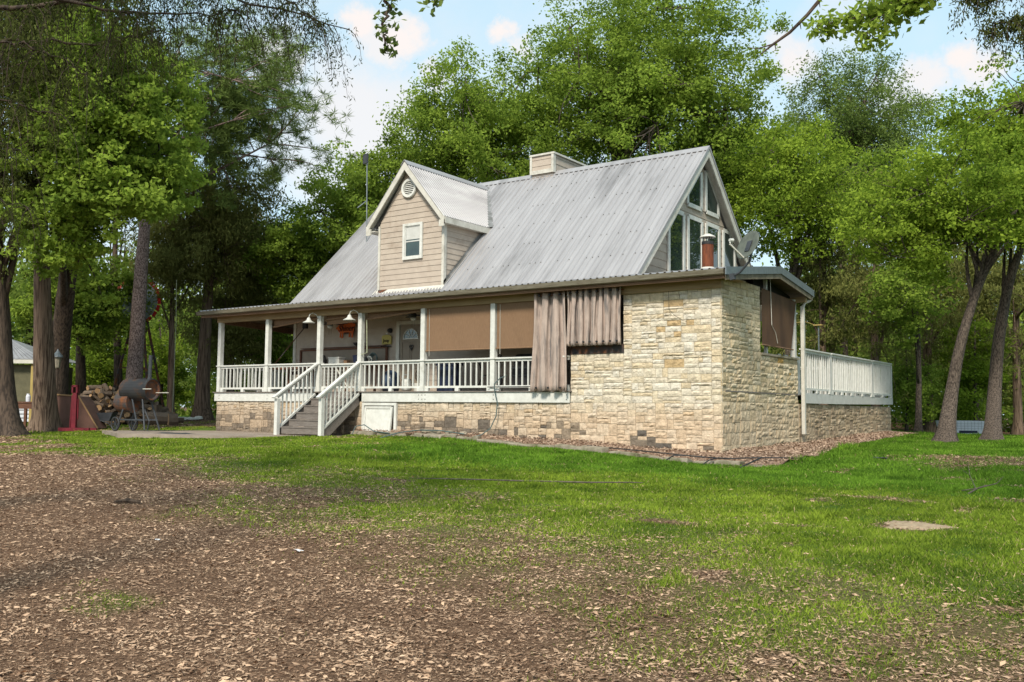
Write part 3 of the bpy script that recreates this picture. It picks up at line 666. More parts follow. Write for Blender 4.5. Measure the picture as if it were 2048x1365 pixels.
# ---- corrugated roofing
def corrugated(name, O, U, Vv, Nn, nu, length, m_='roof', parent=house, pitch=.19, rw=.05, rh=.034, thick=.012, shape=None, minor=True):
    """ribs run along Vv; nu = width along U; shape(u)->(v0,v1) extent of the sheet"""
    O, U, Vv, Nn = Vector(O), Vector(U).normalized(), Vector(Vv).normalized(), Vector(Nn).normalized(); b = MB(); prof = []
    u = 0
    while u < nu:
        for du, h in ((0, 0), (pitch*.5-rw*.9, 0), (pitch*.5-rw*.4, rh), (pitch*.5+rw*.4, rh), (pitch*.5+rw*.9, 0)):
            if u+du <= nu: prof.append((u+du, h))
        u += pitch
    prof.append((nu, 0)); top = []
    for (u, h) in prof:
        v0, v1 = shape(u) if shape else (0, length)
        K = 6
        top.append([O+U*u+Vv*(v0+(v1-v0)*k/K)+Nn*h for k in range(K+1)])
    vs = [p for row in top for p in row]+[p-Nn*thick for row in top for p in row]; K1 = 7; n = len(top); off = n*K1; fs = []
    for i in range(n-1):
        for k in range(6):
            a = i*K1+k; fs.append((a, a+K1, a+K1+1, a+1)); fs.append((a+off, a+1+off, a+K1+1+off, a+K1+off))
        a = i*K1; fs.append((a, a+off, a+K1+off, a+K1)); a += 6; fs.append((a, a+K1, a+K1+off, a+off))
    for i in (0, n-1):
        for k in range(6): a = i*K1+k; fs.append((a, a+1, a+1+off, a+off) if i == 0 else (a, a+off, a+1+off, a+1))
    b.add(vs, fs); return b.build(name, m_, parent)
YR, ZR, SL, XG, XL = 5.37, 8.89, .97, -2.65, -15.9
h45 = math.hypot(1, SL); VU = (0, 1/h45, SL/h45); VN = (0, -SL/h45, 1/h45)
y_foot = .43; z_foot = ZR-SL*(YR-y_foot); LEN = (YR-y_foot)*h45
DX0, DX1, DY_ = -12.0, -9.32, 1.02       # dormer walls, front plane
def mshape_l(u): return (0, LEN)
def rp(y): return ZR-SL*(YR-y)
corrugated('main_roof', (XL, y_foot, z_foot), (1, 0, 0), VU, VN, DX0-.02-XL, LEN)
corrugated('main_roof', (DX1+.02, y_foot, z_foot), (1, 0, 0), VU, VN, XG-DX1-.02, LEN)
corrugated('main_roof', (DX0-.02, y_foot, z_foot), (1, 0, 0), VU, VN, DX1-DX0+.04, (DY_-y_foot-.12)*h45, pitch=.12, rw=.035)
ytop_ = YR-(ZR-6.72)/SL+.0
corrugated('main_roof', (DX0-.02, ytop_, ZR-SL*(YR-ytop_)), (1, 0, 0), VU, VN, DX1-DX0+.04, (YR-ytop_)*h45)
corrugated('main_roof', (XG, 2*YR-y_foot, z_foot), (-1, 0, 0), (0, -1/h45, SL/h45), (0, SL/h45, 1/h45), XG-XL, LEN)
b = MB()
for s in (-1, 1):
    b.prism([(XL, YR, ZR+.045), (XL, YR+s*.18, ZR+.045-.18*SL+.01), (XL, YR+s*.18, ZR+.03-.18*SL+.01), (XL, YR, ZR+.025)], (XG-XL+.03, 0, 0))
b.build('ridge_cap', 'roofdark' if False else 'roof', house)
# roof screws in rows
b = MB(); rs = random.Random(9)
for v in (.35, 1.5, 2.6, 3.7, 4.8, 5.9, 6.5):
    x = XL+.1
    while x < XG-.05:
        y = y_foot+v/h45; z = z_foot+v*SL/h45
        if not (DX0-.2 < x < DX1+.2) and v < LEN-.2 and not (x > -12.6 and x < -8.8 and v > 2):
            c = Vector((x, y, z))+Vector(VN)*.006; b.tube([c, c+Vector(VN)*.012], .014, 5)
        x += rs.choice([.19, .38, .57, .38])
b.build('roof_screws', 'screw', house)
# gable wall (right) + rakes
XW = -2.95
siding('gable_siding', [(.9, 4.2), (9.84, 4.2), (YR, ZR-.24)], lambda s, z, o: (XW-.02+o, s, z), 4.2, pitch=.235)
b = MB(); b.prism([(XW-.12, .85, 4.1), (XW-.12, 9.9, 4.1), (XW-.12, YR, ZR-.2)], (.08, 0, 0)); b.build('gable_core', 'siding', house)
b = MB()
for s in (-1, 1):
    yb_ = YR+s*(YR-y_foot)
    P = [(XG-.035, YR, ZR-.015), (XG-.035, yb_, z_foot-.015), (XG-.035, yb_, z_foot-.30), (XG-.035, YR, ZR-.30)]
    b.prism(P, (.045, 0, 0))
b.build('rake_board', 'trim', house)
b = MB()
for s in (-1, 1):
    yb_ = YR+s*(YR-y_foot); b.prism([(XG-.04, YR, ZR-.035), (XG-.04, yb_, z_foot-.035), (XG-.04, yb_, z_foot-.06), (XG-.04, YR, ZR-.06)], (-.27, 0, 0))
    b.m = 1
    for (o1, t) in ((.0, .03),):
        b.prism([(XG+.012, YR, ZR+.04), (XG+.012, yb_, z_foot+.04), (XG+.012, yb_, z_foot-.05), (XG+.012, YR, ZR-.05)], (.02, 0, 0))
    b.m = 0
b.build('rake_soffit', ['trim', 'roof'], house)
b = MB()
for s in (-1, 1):
    yb_ = YR+s*(YR-y_foot); P = [(XL+.03, YR, ZR-.015), (XL+.03, yb_, z_foot-.015), (XL+.03, yb_, z_foot-.22), (XL+.03, YR, ZR-.22)]; b.prism(P, (-.04, 0, 0))
b.build('rake_board', 'trim', house)
b = MB(); b.prism([(XL+.3, .9, 4.1), (XL+.3, 9.84, 4.1), (XL+.3, YR, ZR-.2)], (.1, 0, 0)); b.build('gable_core', 'siding', house)
WINS = [[(3.28, 4.5), (3.28, 6.10), (3.76, 6.60), (4.12, 6.60), (4.12, 4.5)], [(4.56, 4.5), (4.56, 6.60), (5.39, 6.60), (5.39, 4.5)], [(5.86, 4.5), (5.86, 6.60), (6.68, 6.60), (6.68, 4.5)],
        [(7.17, 4.5), (7.17, 6.60), (7.56, 6.60), (7.94, 6.18), (7.94, 4.5)], [(4.53, 7.08), (4.53, 7.30), (5.36, 8.12), (5.36, 7.08)], [(5.84, 7.08), (5.84, 8.22), (6.65, 7.44), (6.65, 7.08)]]
for P in WINS:
    c = Vector((sum(p[0] for p in P)/len(P), sum(p[1] for p in P)/len(P)))
    b = MB(); b.prism([(XW+.012, p[0], p[1]) for p in P], (.012, 0, 0)); g = b.build('gable_window', 'glass', house)
    b = MB(); n = len(P)
    for i in range(n):
        p, q = Vector(P[i]), Vector(P[(i+1) % n]); d = (q-p).normalized(); nn = Vector((d.y, -d.x)); 
        if nn.dot((p+q)/2-c) < 0: nn = -nn
        w = .125; e = .0 if abs(d.x) > .9 else .0
        a1, a2 = p-d*.0, q+d*.0
        b.prism([(XW+.005, a1.x, a1.y), (XW+.005, a2.x, a2.y), (XW+.005, (a2+nn*w+d*w*.5).x, (a2+nn*w+d*w*.5).y), (XW+.005, (a1+nn*w-d*w*.5).x, (a1+nn*w-d*w*.5).y)], (.04+.002*i, 0, 0))
    b.build('window_frame', 'white', g)
# ---- dormer
dz0 = rp(DY_)-.02; DR = -10.66; DZ = 8.62; DE = 6.72; EX0, EX1 = -12.36, -9.14; FY = .78
ds = (DZ-DE)/((EX1-EX0)/2); DR = (EX0+EX1)/2-.02
dorm = MB().box((DX0, DY_+.02, dz0-.3), (DX1, DY_+.14, DE-.1)).build('dormer_wall', 'siding', house)
siding('dormer_siding', [(DX0, dz0-.05), (DX1, dz0-.05), (DX1, DE+.05), (DR, DZ-.12), (DX0, DE+.05)], lambda s, z, o: (s, DY_+.02-o, z), dz0-.03, pitch=.17, parent=dorm)
b = MB(); b.prism([(DX0, DY_+.03, DE-.1), (DX1, DY_+.03, DE-.1), (DX1, DY_+.03, DE+.05), (DR, DY_+.03, DZ-.14), (DX0, DY_+.03, DE+.05)], (0, .1, 0)); b.build('gable_core', 'siding', dorm)
yt = YR-(ZR-DE)/SL
siding('dormer_siding', [(DY_+.04, dz0), (yt, DE), (DY_+.04, DE)], lambda s, z, o: (DX1-.02+o, s, z), dz0, pitch=.17, parent=dorm)
siding('dormer_siding', [(DY_+.04, dz0), (yt, DE), (DY_+.04, DE)], lambda s, z, o: (DX0+.02-o, s, z), dz0, pitch=.17, parent=dorm)
b = MB(); b.box((DX1-.07, DY_-.025, dz0), (DX1+.02, DY_+.1, DE)); b.box((DX0-.02, DY_-.025, dz0), (DX0+.06, DY_+.1, DE)); b.build('corner_board', 'trim', dorm)
# dormer roof: two slopes meeting the main roof in valleys
hd = math.hypot(1, ds)
def drshape(side):
    def f(v_down):  # distance along ridge direction y from FY to the main roof at this height
        return None
    return f
for side in (-1, 1):
    Ulen = ((EX1-EX0)/2)*hd; b = MB()
    # sheet: ribs run down the slope; u runs back along +Y
    ux = Vector((0, 1, 0)); vd = Vector((side/hd, 0, -ds/hd)); nn = Vector((side*ds/hd, 0, 1/hd))
    def shp(u, side=side):
        y = FY+u; zt = min(DZ, DZ); zroof = rp(y)
        # part of the slope above the main roof surface
        if zroof <= DE: return (0, Ulen)
        return (0, max(.02, Ulen*(DZ-zroof)/(DZ-DE)))
    yend = YR-(ZR-DZ)/SL; 
    corrugated('dormer_roof', (DR, FY, DZ), (0, 1, 0), vd, nn, yend-FY, Ulen, parent=dorm, pitch=.125, rw=.036, rh=.022, shape=shp)
b = MB()
for side in (-1, 1):
    b.prism([(DR, FY-.02, DZ+.05), (DR+side*.14, FY-.02, DZ+.055-.14*ds), (DR+side*.14, FY-.02, DZ+.035-.14*ds), (DR, FY-.02, DZ+.03)], (0, YR-(ZR-DZ)/SL-FY+.1, 0))
b.build('dormer_ridge_cap', 'roof', dorm)
b = MB()
for side, ex in ((-1, EX0), (1, EX1)):
    b.prism([(DR, FY, DZ-.02), (ex, FY, DE-.02), (ex, FY, DE-.24), (DR, FY, DZ-.27)], (0, .04, 0))
b.build('dormer_rake', 'trim', dorm)
b = MB()
for side, ex, wx in ((-1, EX0, DX0), (1, EX1, DX1)):
    b.prism([(DR, FY+.04, DZ-.06), (ex, FY+.04, DE-.06), (ex, FY+.04, DE-.08), (DR, FY+.04, DZ-.08)], (0, .24, 0))
    b.box((ex-.02, FY+.04, DE-.2), (ex+.02, yt-.02, DE-.02)); b.box((min(ex, wx), FY+.045, DE-.19), (max(ex, wx), yt-.1, DE-.165))
b.build('dormer_eave', 'trim', dorm)
for side, ex in ((-1, EX0), (1, EX1)):
    MB().box((min(ex, ex-side*.20), FY+.002, DE-.30), (max(ex, ex-side*.20), FY+.045, DE-.1)).build('eave_return', 'trim', dorm)
# flashing
b = MB(); V0 = Vector((DX1+.02, DY_, rp(DY_)))+Vector(VN)*.03; V1 = Vector((DX1+.02, yt+.05, rp(yt+.05)))+Vector(VN)*.03
b.add([V0, V1, V1+Vector((.13, 0, 0)), V0+Vector((.13, 0, 0)), V0+Vector((0, 0, .1)), V1+Vector((0, 0, .1))], [(0, 3, 2, 1), (0, 1, 5, 4)])
b.build('side_flashing', 'roofdark', dorm)
b = MB(); b.add([(DX0-.1, DY_-.02, dz0+.02), (DX1+.1, DY_-.02, dz0+.02), (DX1+.1, DY_-.17, dz0-.13), (DX0-.1, DY_-.17, dz0-.13)], [(0, 3, 2, 1)]); b.build('apron_flashing', 'trim', dorm)
for side, ex in ((-1, EX0), (1, EX1)):
    p0 = Vector((ex, yt, DE))+Vector((side*.03, -.05, .03)); p1 = Vector((DR, YR-(ZR-DZ)/SL, DZ+.03)); b = MB(); b.bar(p0, p1, .16, .012, up=(side*.3, -.5, .8)); b.build('valley_flashing', 'roofdark', dorm)
b = MB(); b.add([(DX0+.02, DY_-.03, dz0+.028), (DX0+.42, DY_-.035, dz0+.025), (DX0+.30, DY_-.13, dz0-.075), (DX0+.12, DY_-.16, dz0-.105)], [(0, 3, 2, 1)]); b.build('rust_stain', 'rust2', dorm)
# dormer window and vent
wx0, wx1, wz0, wz1 = -10.87, -10.24, 5.63, 6.60
b = MB(); b.box((wx0, DY_-.02, wz0), (wx1, DY_-.005, wz1)); dw = b.build('dormer_window', 'glass', dorm)
b = MB()
for (x0, x1, z0, z1, o) in [(wx0-.085, wx0, wz0-.08, wz1+.08, 0), (wx1, wx1+.085, wz0-.08, wz1+.08, 0), (wx0, wx1, wz1, wz1+.08, .002), (wx0, wx1, wz0-.08, wz0, .002)]: b.box((x0, DY_-.06+o, z0), (x1, DY_, z1))
b.build('window_frame', 'white', dw)
b = MB()
for (x0, x1, z0, z1) in [(wx0, wx0+.035, wz0, wz1), (wx1-.035, wx1, wz0, wz1), (wx0+.035, wx1-.035, (wz0+wz1)/2-.02, (wz0+wz1)/2+.02), (wx0+.035, wx1-.035, wz0, wz0+.03), (wx0+.035, wx1-.035, wz1-.03, wz1)]: b.box((x0, DY_-.035, z0), (x1, DY_-.019, z1))
b.build('window_sash', 'greywhite', dw)
b = MB(); b.box((wx0+.04, DY_-.024, (wz0+wz1)/2+.06), (wx1-.04, DY_-.021, wz1-.04)); b.build('window_blind', 'greywhite', dw)
vc = (DR+.03, DY_-.05, 7.80)
b = MB(); b.lathe([(.22, .06), (.30, .06), (.31, .0), (.29, -.03), (.22, -.02), (.22, .06)], vc, 28, 'y'); vt = b.build('gable_vent', 'white', dorm, smooth=False)
b = MB()
for k in range(7):
    z = -.18+.06*k; w = math.sqrt(max(.001, .22**2-z*z)); b.prism([(vc[0]-w, vc[1]+.0, vc[2]+z-.012), (vc[0]-w, vc[1]+.045, vc[2]+z+.028), (vc[0]-w, vc[1]+.05, vc[2]+z+.02), (vc[0]-w, vc[1]+.005, vc[2]+z-.02)], (2*w, 0, 0))
b.build('vent_louvres', 'white', vt)
b = MB(); b.lathe([(.001, 0), (.22, 0)], (vc[0], vc[1]+.055, vc[2]), 24, 'y'); b.build('vent_backing', 'darkroom', vt)
# ---- chimney
b = MB(); b.box((-8.98, 5.2, 8.3), (-8.12, 7.6, 9.47)); ch = b.build('chimney', 'siding', house)
siding('chimney_siding', [(-8.98, 8.5), (-8.12, 8.5), (-8.12, 9.47), (-8.98, 9.47)], lambda s, z, o: (s, 5.18-o, z), 8.9, .22, parent=ch)
siding('chimney_siding', [(5.2, 8.3), (7.6, 8.3), (7.6, 9.47), (5.2, 9.47)], lambda s, z, o: (-8.11+o, s, z), 8.5, .22, parent=ch)
b = MB(); b.box((-9.04, 5.12, 9.47), (-8.04, 7.7, 9.53)); b.box((-9.02, 5.13, 8.85), (-8.94, 5.19, 9.47)); b.box((-8.16, 5.13, 8.85), (-8.07, 5.19, 9.47)); b.box((-8.09, 5.19, 8.85), (-8.07, 5.28, 9.47)); b.box((-8.98, 5.135, 8.85), (-8.14, 5.17, 8.98)); b.build('chimney_trim', 'trim', ch)
# ---- porch roofs
for nm, P in (('porch_roof', None),):
    s13 = .13; hh = math.hypot(1, s13)
    corrugated('porch_roof', (-19.15, EV-.02, 4.225), (1, 0, 0), (0, 1/hh, s13/hh), (0, -s13/hh, 1/hh), 16.5, 1.25)
    corrugated('porch_roof', (-2.66, EV-.02, 4.225), (1, 0, 0), (0, 1/hh, s13/hh), (0, -s13/hh, 1/hh), 2.95, 3.62*hh)
    corrugated('porch_roof', (.29, 5.80, 4.36), (-1, 0, 0), (0, -1/hh, s13/hh), (0, s13/hh, 1/hh), 2.95, 2.66*hh)
    corrugated('porch_roof', (-19.15, .7, 4.33), (1, 0, 0), (0, 1, -.05), (0, .05, 1), 3.25, 9.6)
PK = (3.15, 4.70)
b = MB()
b.prism([(.30, EV-.05, 4.25), (.30, PK[0], PK[1]+.03), (.30, PK[0], PK[1]-.16), (.30, EV-.05, 4.07)], (.025, 0, 0))
b.prism([(.30, PK[0], PK[1]+.03), (.30, 5.82, 4.39), (.30, 5.82, 4.21), (.30, PK[0], PK[1]-.16)], (.025, 0, 0)); b.build('metal_fascia', 'galv', house)
b = MB()
b.prism([(.26, EV+.04, 4.07), (.26, PK[0], PK[1]-.13), (.26, PK[0], PK[1]-.29), (.26, EV+.04, 3.96)], (.035, 0, 0))
b.prism([(.26, PK[0], PK[1]-.13), (.26, 5.78, 4.24), (.26, 5.78, 4.10), (.26, PK[0], PK[1]-.29)], (.035, 0, 0)); b.build('rake_board', 'staintrim', house)
b = MB()
b.prism([(.26, EV+.1, 4.06), (.26, PK[0], PK[1]-.18), (.26, PK[0], PK[1]-.2), (.26, EV+.1, 4.03)], (-.3, 0, 0))
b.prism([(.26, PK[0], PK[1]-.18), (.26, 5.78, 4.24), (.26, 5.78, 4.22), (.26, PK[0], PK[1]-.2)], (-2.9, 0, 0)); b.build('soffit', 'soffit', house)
b = MB(); b.box((-.12, 5.3, 4.02), (.24, 5.45, 4.16)); b.box((-2.6, 5.3, 4.02), (-.12, 5.42, 4.16)); b.build('header_beam', 'beam', house)
b = MB(); b.box((-.16, 5.2, 2.4), (-.04, 5.34, 4.1)); b.build('porch_post', 'greywhite', house); MB().box((-.12, 3.02, 2.4), (-.04, 3.1, 4.4)).build('porch_post', 'greywhite', house)
b = MB(); b.prism([(-.25, 2.5, 4.1), (-.25, 5.3, 4.1), (-.25, 5.3, 4.2), (-.25, 3.15, 4.5), (-.25, 2.5, 4.42)], (.05, 0, 0)); b.build('gable_core', 'darkroom', house)  # infill coloured near-black to stand for shade under the side roof
b = MB(); b.box((-.16, 2.5, 2.40), (.035, 5.36, 2.455)); b.build('window_sill', 'flagstone', house)
# downspout at the rear corner of the side porch
b = MB(); b.tube([(.26, 5.80, 4.22), (.24, 5.7, 4.10), (.14, 5.52, 4.02), (.12, 5.45, 3.9)], .045, 8); b.box((.06, 5.40, .34), (.155, 5.50, 3.92)); b.build('downspout', 'trim', house)
# stovepipe through the porch roof
fl = MB(); fc = (-1.55, 2.75, 0); zf = 4.6
fl.m = 0; fl.tube([(fc[0], fc[1], zf-.1), (fc[0], fc[1], 5.42)], .155, 18); fl.m = 1; fl.tube([(fc[0], fc[1], 5.42), (fc[0], fc[1], 5.50)], .165, 18)
for k in range(4): a = math.pi/4+math.pi/2*k; fl.tube([(fc[0]+.13*math.cos(a), fc[1]+.13*math.sin(a), 5.5), (fc[0]+.11*math.cos(a), fc[1]+.11*math.sin(a), 5.62)], .012, 5)
fl.m = 2; fl.lathe([(.001, 5.72), (.07, 5.71), (.2, 5.64), (.22, 5.615), (.001, 5.625)], (fc[0], fc[1], 0), 18)
fp = fl.build('stovepipe', ['rust', 'black', 'trim'], house)
b = MB(); b.lathe([(.17, 4.80), (.30, 4.66), (.36, 4.62)], (fc[0], fc[1], 0), 16); b.build('pipe_flashing', 'trim', fp)

# ------------------------------------------------------------------ steps
st = thing('porch_steps', (-12.6, -1.5, .14), 'grey painted timber steps with white handrails leading up to the porch gate', 'steps')
ZT = [1.44-(1.30/6)*(i+1) for i in range(5)]
for i, z in enumerate(ZT):
    y0 = -.08-.29*i
    b = MB(); b.box((-13.46, y0-.31, z-.035), (-11.74, y0, z)); b.build('tread', 'deckgrey', st)
    b = MB(); b.box((-13.44, y0-.29, max(.1, z-.21)), (-11.76, y0-.265, z-.037)); b.build('riser', 'deckgrey', st)
b = MB(); b.box((-13.44, -.07, 1.2), (-11.76, -.046, 1.405)); b.build('riser', 'deckgrey', st)
for x in (-13.62, -11.70):
    b = MB(); b.box((x-.065, -1.62, .1), (x+.065, -1.49, 1.20)); b.build('newel_post', 'white', st, bevel=.006)
    b = MB(); b.bar((x, -1.72, 1.22), (x+(.1 if x < -13 else .0), -.07, 2.33), .14, .045, up=(0, 0, 1)); b.bar((x, -1.55, 1.25), (x, -.08, 2.24), .04, .09); b.build('handrail', 'white', st)
    b = MB(); b.bar((x, -1.5, .32), (x, -.06, 1.36), .09, .06); b.build('lower_rail', 'white', st)
    b = MB(); b.prism([(x-.02, -1.49, .1), (x-.02, -1.49, .28), (x-.02, -.05, 1.32), (x-.02, -.05, 1.04), (x-.02, -1.25, .1)], (.04, 0, 0)); b.build('stringer', 'deckgrey', st)
    for k in range(8):
        y = -1.36+.165*k; zl = .35+(y+1.5)*.722; zh = 1.22+(y+1.6)*.66
        b = MB(); b.bar((x, y, zl), (x, y, zh), .038, .038, up=(1, 0, 0)); b.build('baluster', 'white', st)
b = MB()
for k in range(5): b.bar((-11.63, -1.45, .45+.13*k), (-11.63, -.1, min(2.1, 1.42+.13*k)), .006, .006)
b.build('wire_mesh', 'trim', st)
# concrete slab
b = MB(); P = [(x, y, .13) for x, y in SLAB]; b.prism([(x, y, -.25) for x, y in SLAB], (0, 0, .355)); sb = b.build('concrete_slab', 'concrete'); tag(sb, kind='structure'); sb.name = 'path'

# ------------------------------------------------------------------ things hanging on the porch
def shade(x0, x1, z0, z1, label, y=-.02):
    t = thing('roller_shade', ((x0+x1)/2, y, z1), label, 'shade', 'brown roller shades between the porch posts')
    b = MB(); n = 14; vs = []; fs = []
    for j in range(n+1):
        for i in range(n+1): x = x0+(x1-x0)*i/n; z = z0+(z1-z0)*j/n; vs.append((x, y+.006*math.sin(i*1.1+j*.3)*(1-j/n), z))
    for j in range(n):
        for i in range(n): a = j*(n+1)+i; fs.append((a, a+1, a+n+2, a+n+1))
    b.add(vs, fs); b.build('fabric', 'shade', t)
    b = MB(); b.tube([(x0-.02, y, z0), (x1+.02, y, z0)], .022, 8); b.build('hem_bar', 'shade', t)
    b = MB(); b.tube([(x0, y, z1), (x1, y, z1)], .035, 8); b.build('roller', 'shade', t)
    b = MB(); b.tube([(x0+.12, y-.02, z1-.05), (x0+.13, y-.02, z0-.16)], .006, 5); b.build('cord', 'trim', t)
shade(-9.06, -6.76, 2.60, 3.86, 'brown fabric roller shade lowered beside the porch doorway bay')
shade(-6.53, -5.14, 2.60, 3.86, 'narrower brown fabric roller shade next to the long hanging curtain')
# rolled-up screens in the open bays
for (x0, x1, d) in ((-18.3, -16.1, .0), (-15.9, -13.6, .12), (-13.4, -11.8, .0), (-11.6, -9.25, .07)):
    if d == 0 and x0 < -18: continue
    lab = {-15.9: 'rolled up shade sagging under the beam left of the steps', -13.4: 'half raised brown shade above the porch gate', -11.6: 'rolled up shade with a hanging pull stick above the doorway bay'}[x0]
    t = thing('rolled_shade', ((x0+x1)/2, .14, 3.84), lab, 'shade')
    b = MB(); b.tube([(x0, .14, 3.72-d), (x1, .14, 3.80+.02)], .035, 8); b.build('roll', 'shade', t)
    b = MB(); b.add([(x0, .16, 3.85), (x1, .16, 3.85), (x1, .15, 3.80), (x0, .15, 3.72-d)], [(0, 1, 2, 3)]); b.build('fabric', 'shade', t)
    if x0 > -12: b = MB(); b.tube([(x0+.12, .0, 3.62), (x0+.18, -.02, 2.62)], .017, 6); b.tube([(x0+.18, -.02, 2.62), (x0-.1, -.06, 2.54)], .012, 5); b.build('pull_stick', 'rope', t)
    if -14 < x0 < -13: b = MB(); b.add([(x0, .17, 3.84), (x1, .17, 3.84), (x1, .17, 3.60), (x0, .17, 3.56)], [(0, 1, 2, 3)]); b.build('valance', 'shade', t)
def curtain(name, x0, x1, z0, z1, folds, label, seed, amp=.07, jag=0.0, flare=0.0):
    t = thing(name, ((x0+x1)/2, -.2, z1), label, 'curtain'); r = random.Random(seed); b = MB(); n = folds*22; K = 16; vs = []; fs = []
    ph = [r.uniform(.7, 1.3) for _ in range(folds+1)]
    for j in range(K+1):
        v = j/K; z = z1+(z0-z1)*v
        for i in range(n+1):
            u = i/n; f = u*folds; k = int(min(folds-1, f)); a = amp*(ph[k]*(1-(f-k))+ph[k+1]*(f-k)); w = math.cos(2*math.pi*f)
            w = math.copysign(abs(w)**.6, w)
            x = x0+(x1-x0)*u+flare*v*(u-.5)+.012*math.sin(v*5+k*2)
            vs.append((x+.02*math.sin(4*math.pi*f)+.012*math.sin(17*f+v*4), -.16-a*w*(1-.15*math.sin(v*3+k))-.014*math.sin(2*math.pi*f*3.3+v*3+k)*(.4+v)-.008*math.sin(2*math.pi*f*7.1-v*5), z+(r.uniform(-1, 1)*jag if j == K else 0)))
    for j in range(K):
        for i in range(n): a = j*(n+1)+i; fs.append((a, a+1, a+n+2, a+n+1))
    b.add(vs, fs); o = b.build('drape', 'curtain', t, smooth=True)
    s_ = o.modifiers.new('solid', 'SOLIDIFY'); s_.thickness = .006
    for k in range(folds): 
        x = x0+(x1-x0)*(k+.5)/folds; c = Vector((x, -.16-amp*.95, z1-.08)); MB().tube([c+Vector((0, .02, 0)), c+Vector((0, -.012, 0))], .03, 9).build('grommet', 'black', t)
        c = Vector((x+flare*(k/folds-.5), -.16-amp*.95, z0+.09)); MB().tube([c+Vector((0, .03, 0)), c+Vector((0, -.012, 0))], .026, 9).build('grommet', 'black', t)
    b = MB(); b.tube([(x0-.03, -.16, z1-.08), (x1+.05, -.16, z1-.08)], .014, 6); b.build('rod', 'rust', t)
curtain('outdoor_curtain', -5.16, -4.19, 1.42, 4.02, 3, 'long faded mauve curtain hanging to the deck between shade and stone wall', 3, .085, .03, .16)
curtain('outdoor_curtain', -4.15, -2.57, 2.58, 4.03, 8, 'short pleated mauve curtain hanging above the low stone wall', 8, .065, .015, -.03)
b = MB(); b.box((-4.16, .0, 2.38), (-2.6, .06, 2.60)); b.build('opening_trim', 'rust2', house)
b = MB(); b.box((-4.16, .3, 2.38), (-2.6, .35, 4.0)); b.build('unlit_porch_fill', 'darkroom', house)  # sheet painted near-black for the unlit porch behind the short curtain
b = MB(); b.tube([(-6.75, -.11, 1.545), (-5.2, -.11, 1.55)], .014, 6); cr = b.build('curtain_rod', 'black'); tag(cr, 'thin dark rod lying along the foot of the railing beside the long curtain', 'rod')
t = thing('side_shade', (.0, 3.8, 4.3), 'dark brown weathered shade closing the side opening of the stone wall', 'shade')
b = MB(); vs = []; fs = []; K = 12
top = lambda u: 4.15-.05*u; 
for j in range(K+1):
    for i in range(K+1):
        u, v = i/K, j/K; y = 2.52+(5.16-.35*v-2.52)*u; z = (4.12-.10*u)*(1-v)+(2.66-.0*u)*v; vs.append((.02+.03*math.sin(u*5)*v, y, z))
for j in range(K):
    for i in range(K): a = j*(K+1)+i; fs.append((a, a+1, a+K+2, a+K+1))
b.add(vs, fs); b.build('fabric', 'shadeold', t, smooth=True)
b = MB(); b.tube([(.03, 2.5, 2.66), (.03, 4.85, 2.66)], .02, 8); b.build('hem_bar', 'shade', t)
b = MB(); b.tube([(.06, 3.05, 4.4), (.07, 3.1, 3.2), (.08, 3.35, 3.02), (.08, 3.5, 2.75)], .009, 5); b.build('cord', 'trim', t)
def lamp(x, label):
    t = thing('barn_lamp', (x, -.3, 3.6), label, 'lamp', 'gooseneck lamps on the posts beside the steps')
    b = MB(); pts = [(x+.21, -.08, 3.72), (x+.20, -.16, 3.86), (x+.10, -.24, 3.92), (x+.02, -.29, 3.86), (x, -.3, 3.76)]; b.tube(pts, .012, 6); b.lathe([(.001, 0), (.045, 0), (.045, .02)], (x+.21, -.095, 3.72), 10, 'y'); b.build('bracket', 'tank', t)
    b = MB(); b.lathe([(.025, 3.78), (.05, 3.76), (.07, 3.70), (.11, 3.66), (.19, 3.62), (.195, 3.60), (.17, 3.615)], (x, -.3, 0), 18); b.build('lamp_shade', 'tank', t, smooth=True)
lamp(-13.72, 'white gooseneck barn lamp on the post left of the steps'); lamp(-11.92, 'white gooseneck barn lamp on the post right of the steps')
def fan(x, y, z, label, ang):
    t = thing('ceiling_fan', (x, y, z), label, 'fan', 'ceiling fans under the porch roof'); b = MB()
    b.tube([(x, y, 4.06), (x, y, z+.1)], .015, 6); b.lathe([(.001, z+.12), (.09, z+.1), (.11, z+.03), (.09, z-.03), (.001, z-.04)], (x, y, 0), 14); b.build('motor', 'black', t)
    for k in range(5):
        a = ang+2*math.pi*k/5; d = Vector((math.cos(a), math.sin(a), 0)); bb = MB(); bb.bar(Vector((x, y, z+.04))+d*.1, Vector((x, y, z+.02))+d*.62, .13, .012); bb.build('fan_blade', 'black', t)
    b = MB(); b.lathe([(.085, z-.04), (.10, z-.06), (.09, z-.10), (.05, z-.13), (.001, z-.14)], (x, y, 0), 14); b.build('glass_bowl', 'tank', t, smooth=True)
    b = MB(); b.tube([(x-.05, y, z-.1), (x-.05, y, z-.34)], .004, 4); b.tube([(x+.06, y, z-.1), (x+.06, y, z-.32)], .004, 4); b.build('pull_chain', 'black', t)
fan(-13.96, .85, 3.66, 'black ceiling fan with white bowl left of the orange pig sign', .3); fan(-10.3, .8, 3.74, 'black ceiling fan with white bowl near the front door', .1)
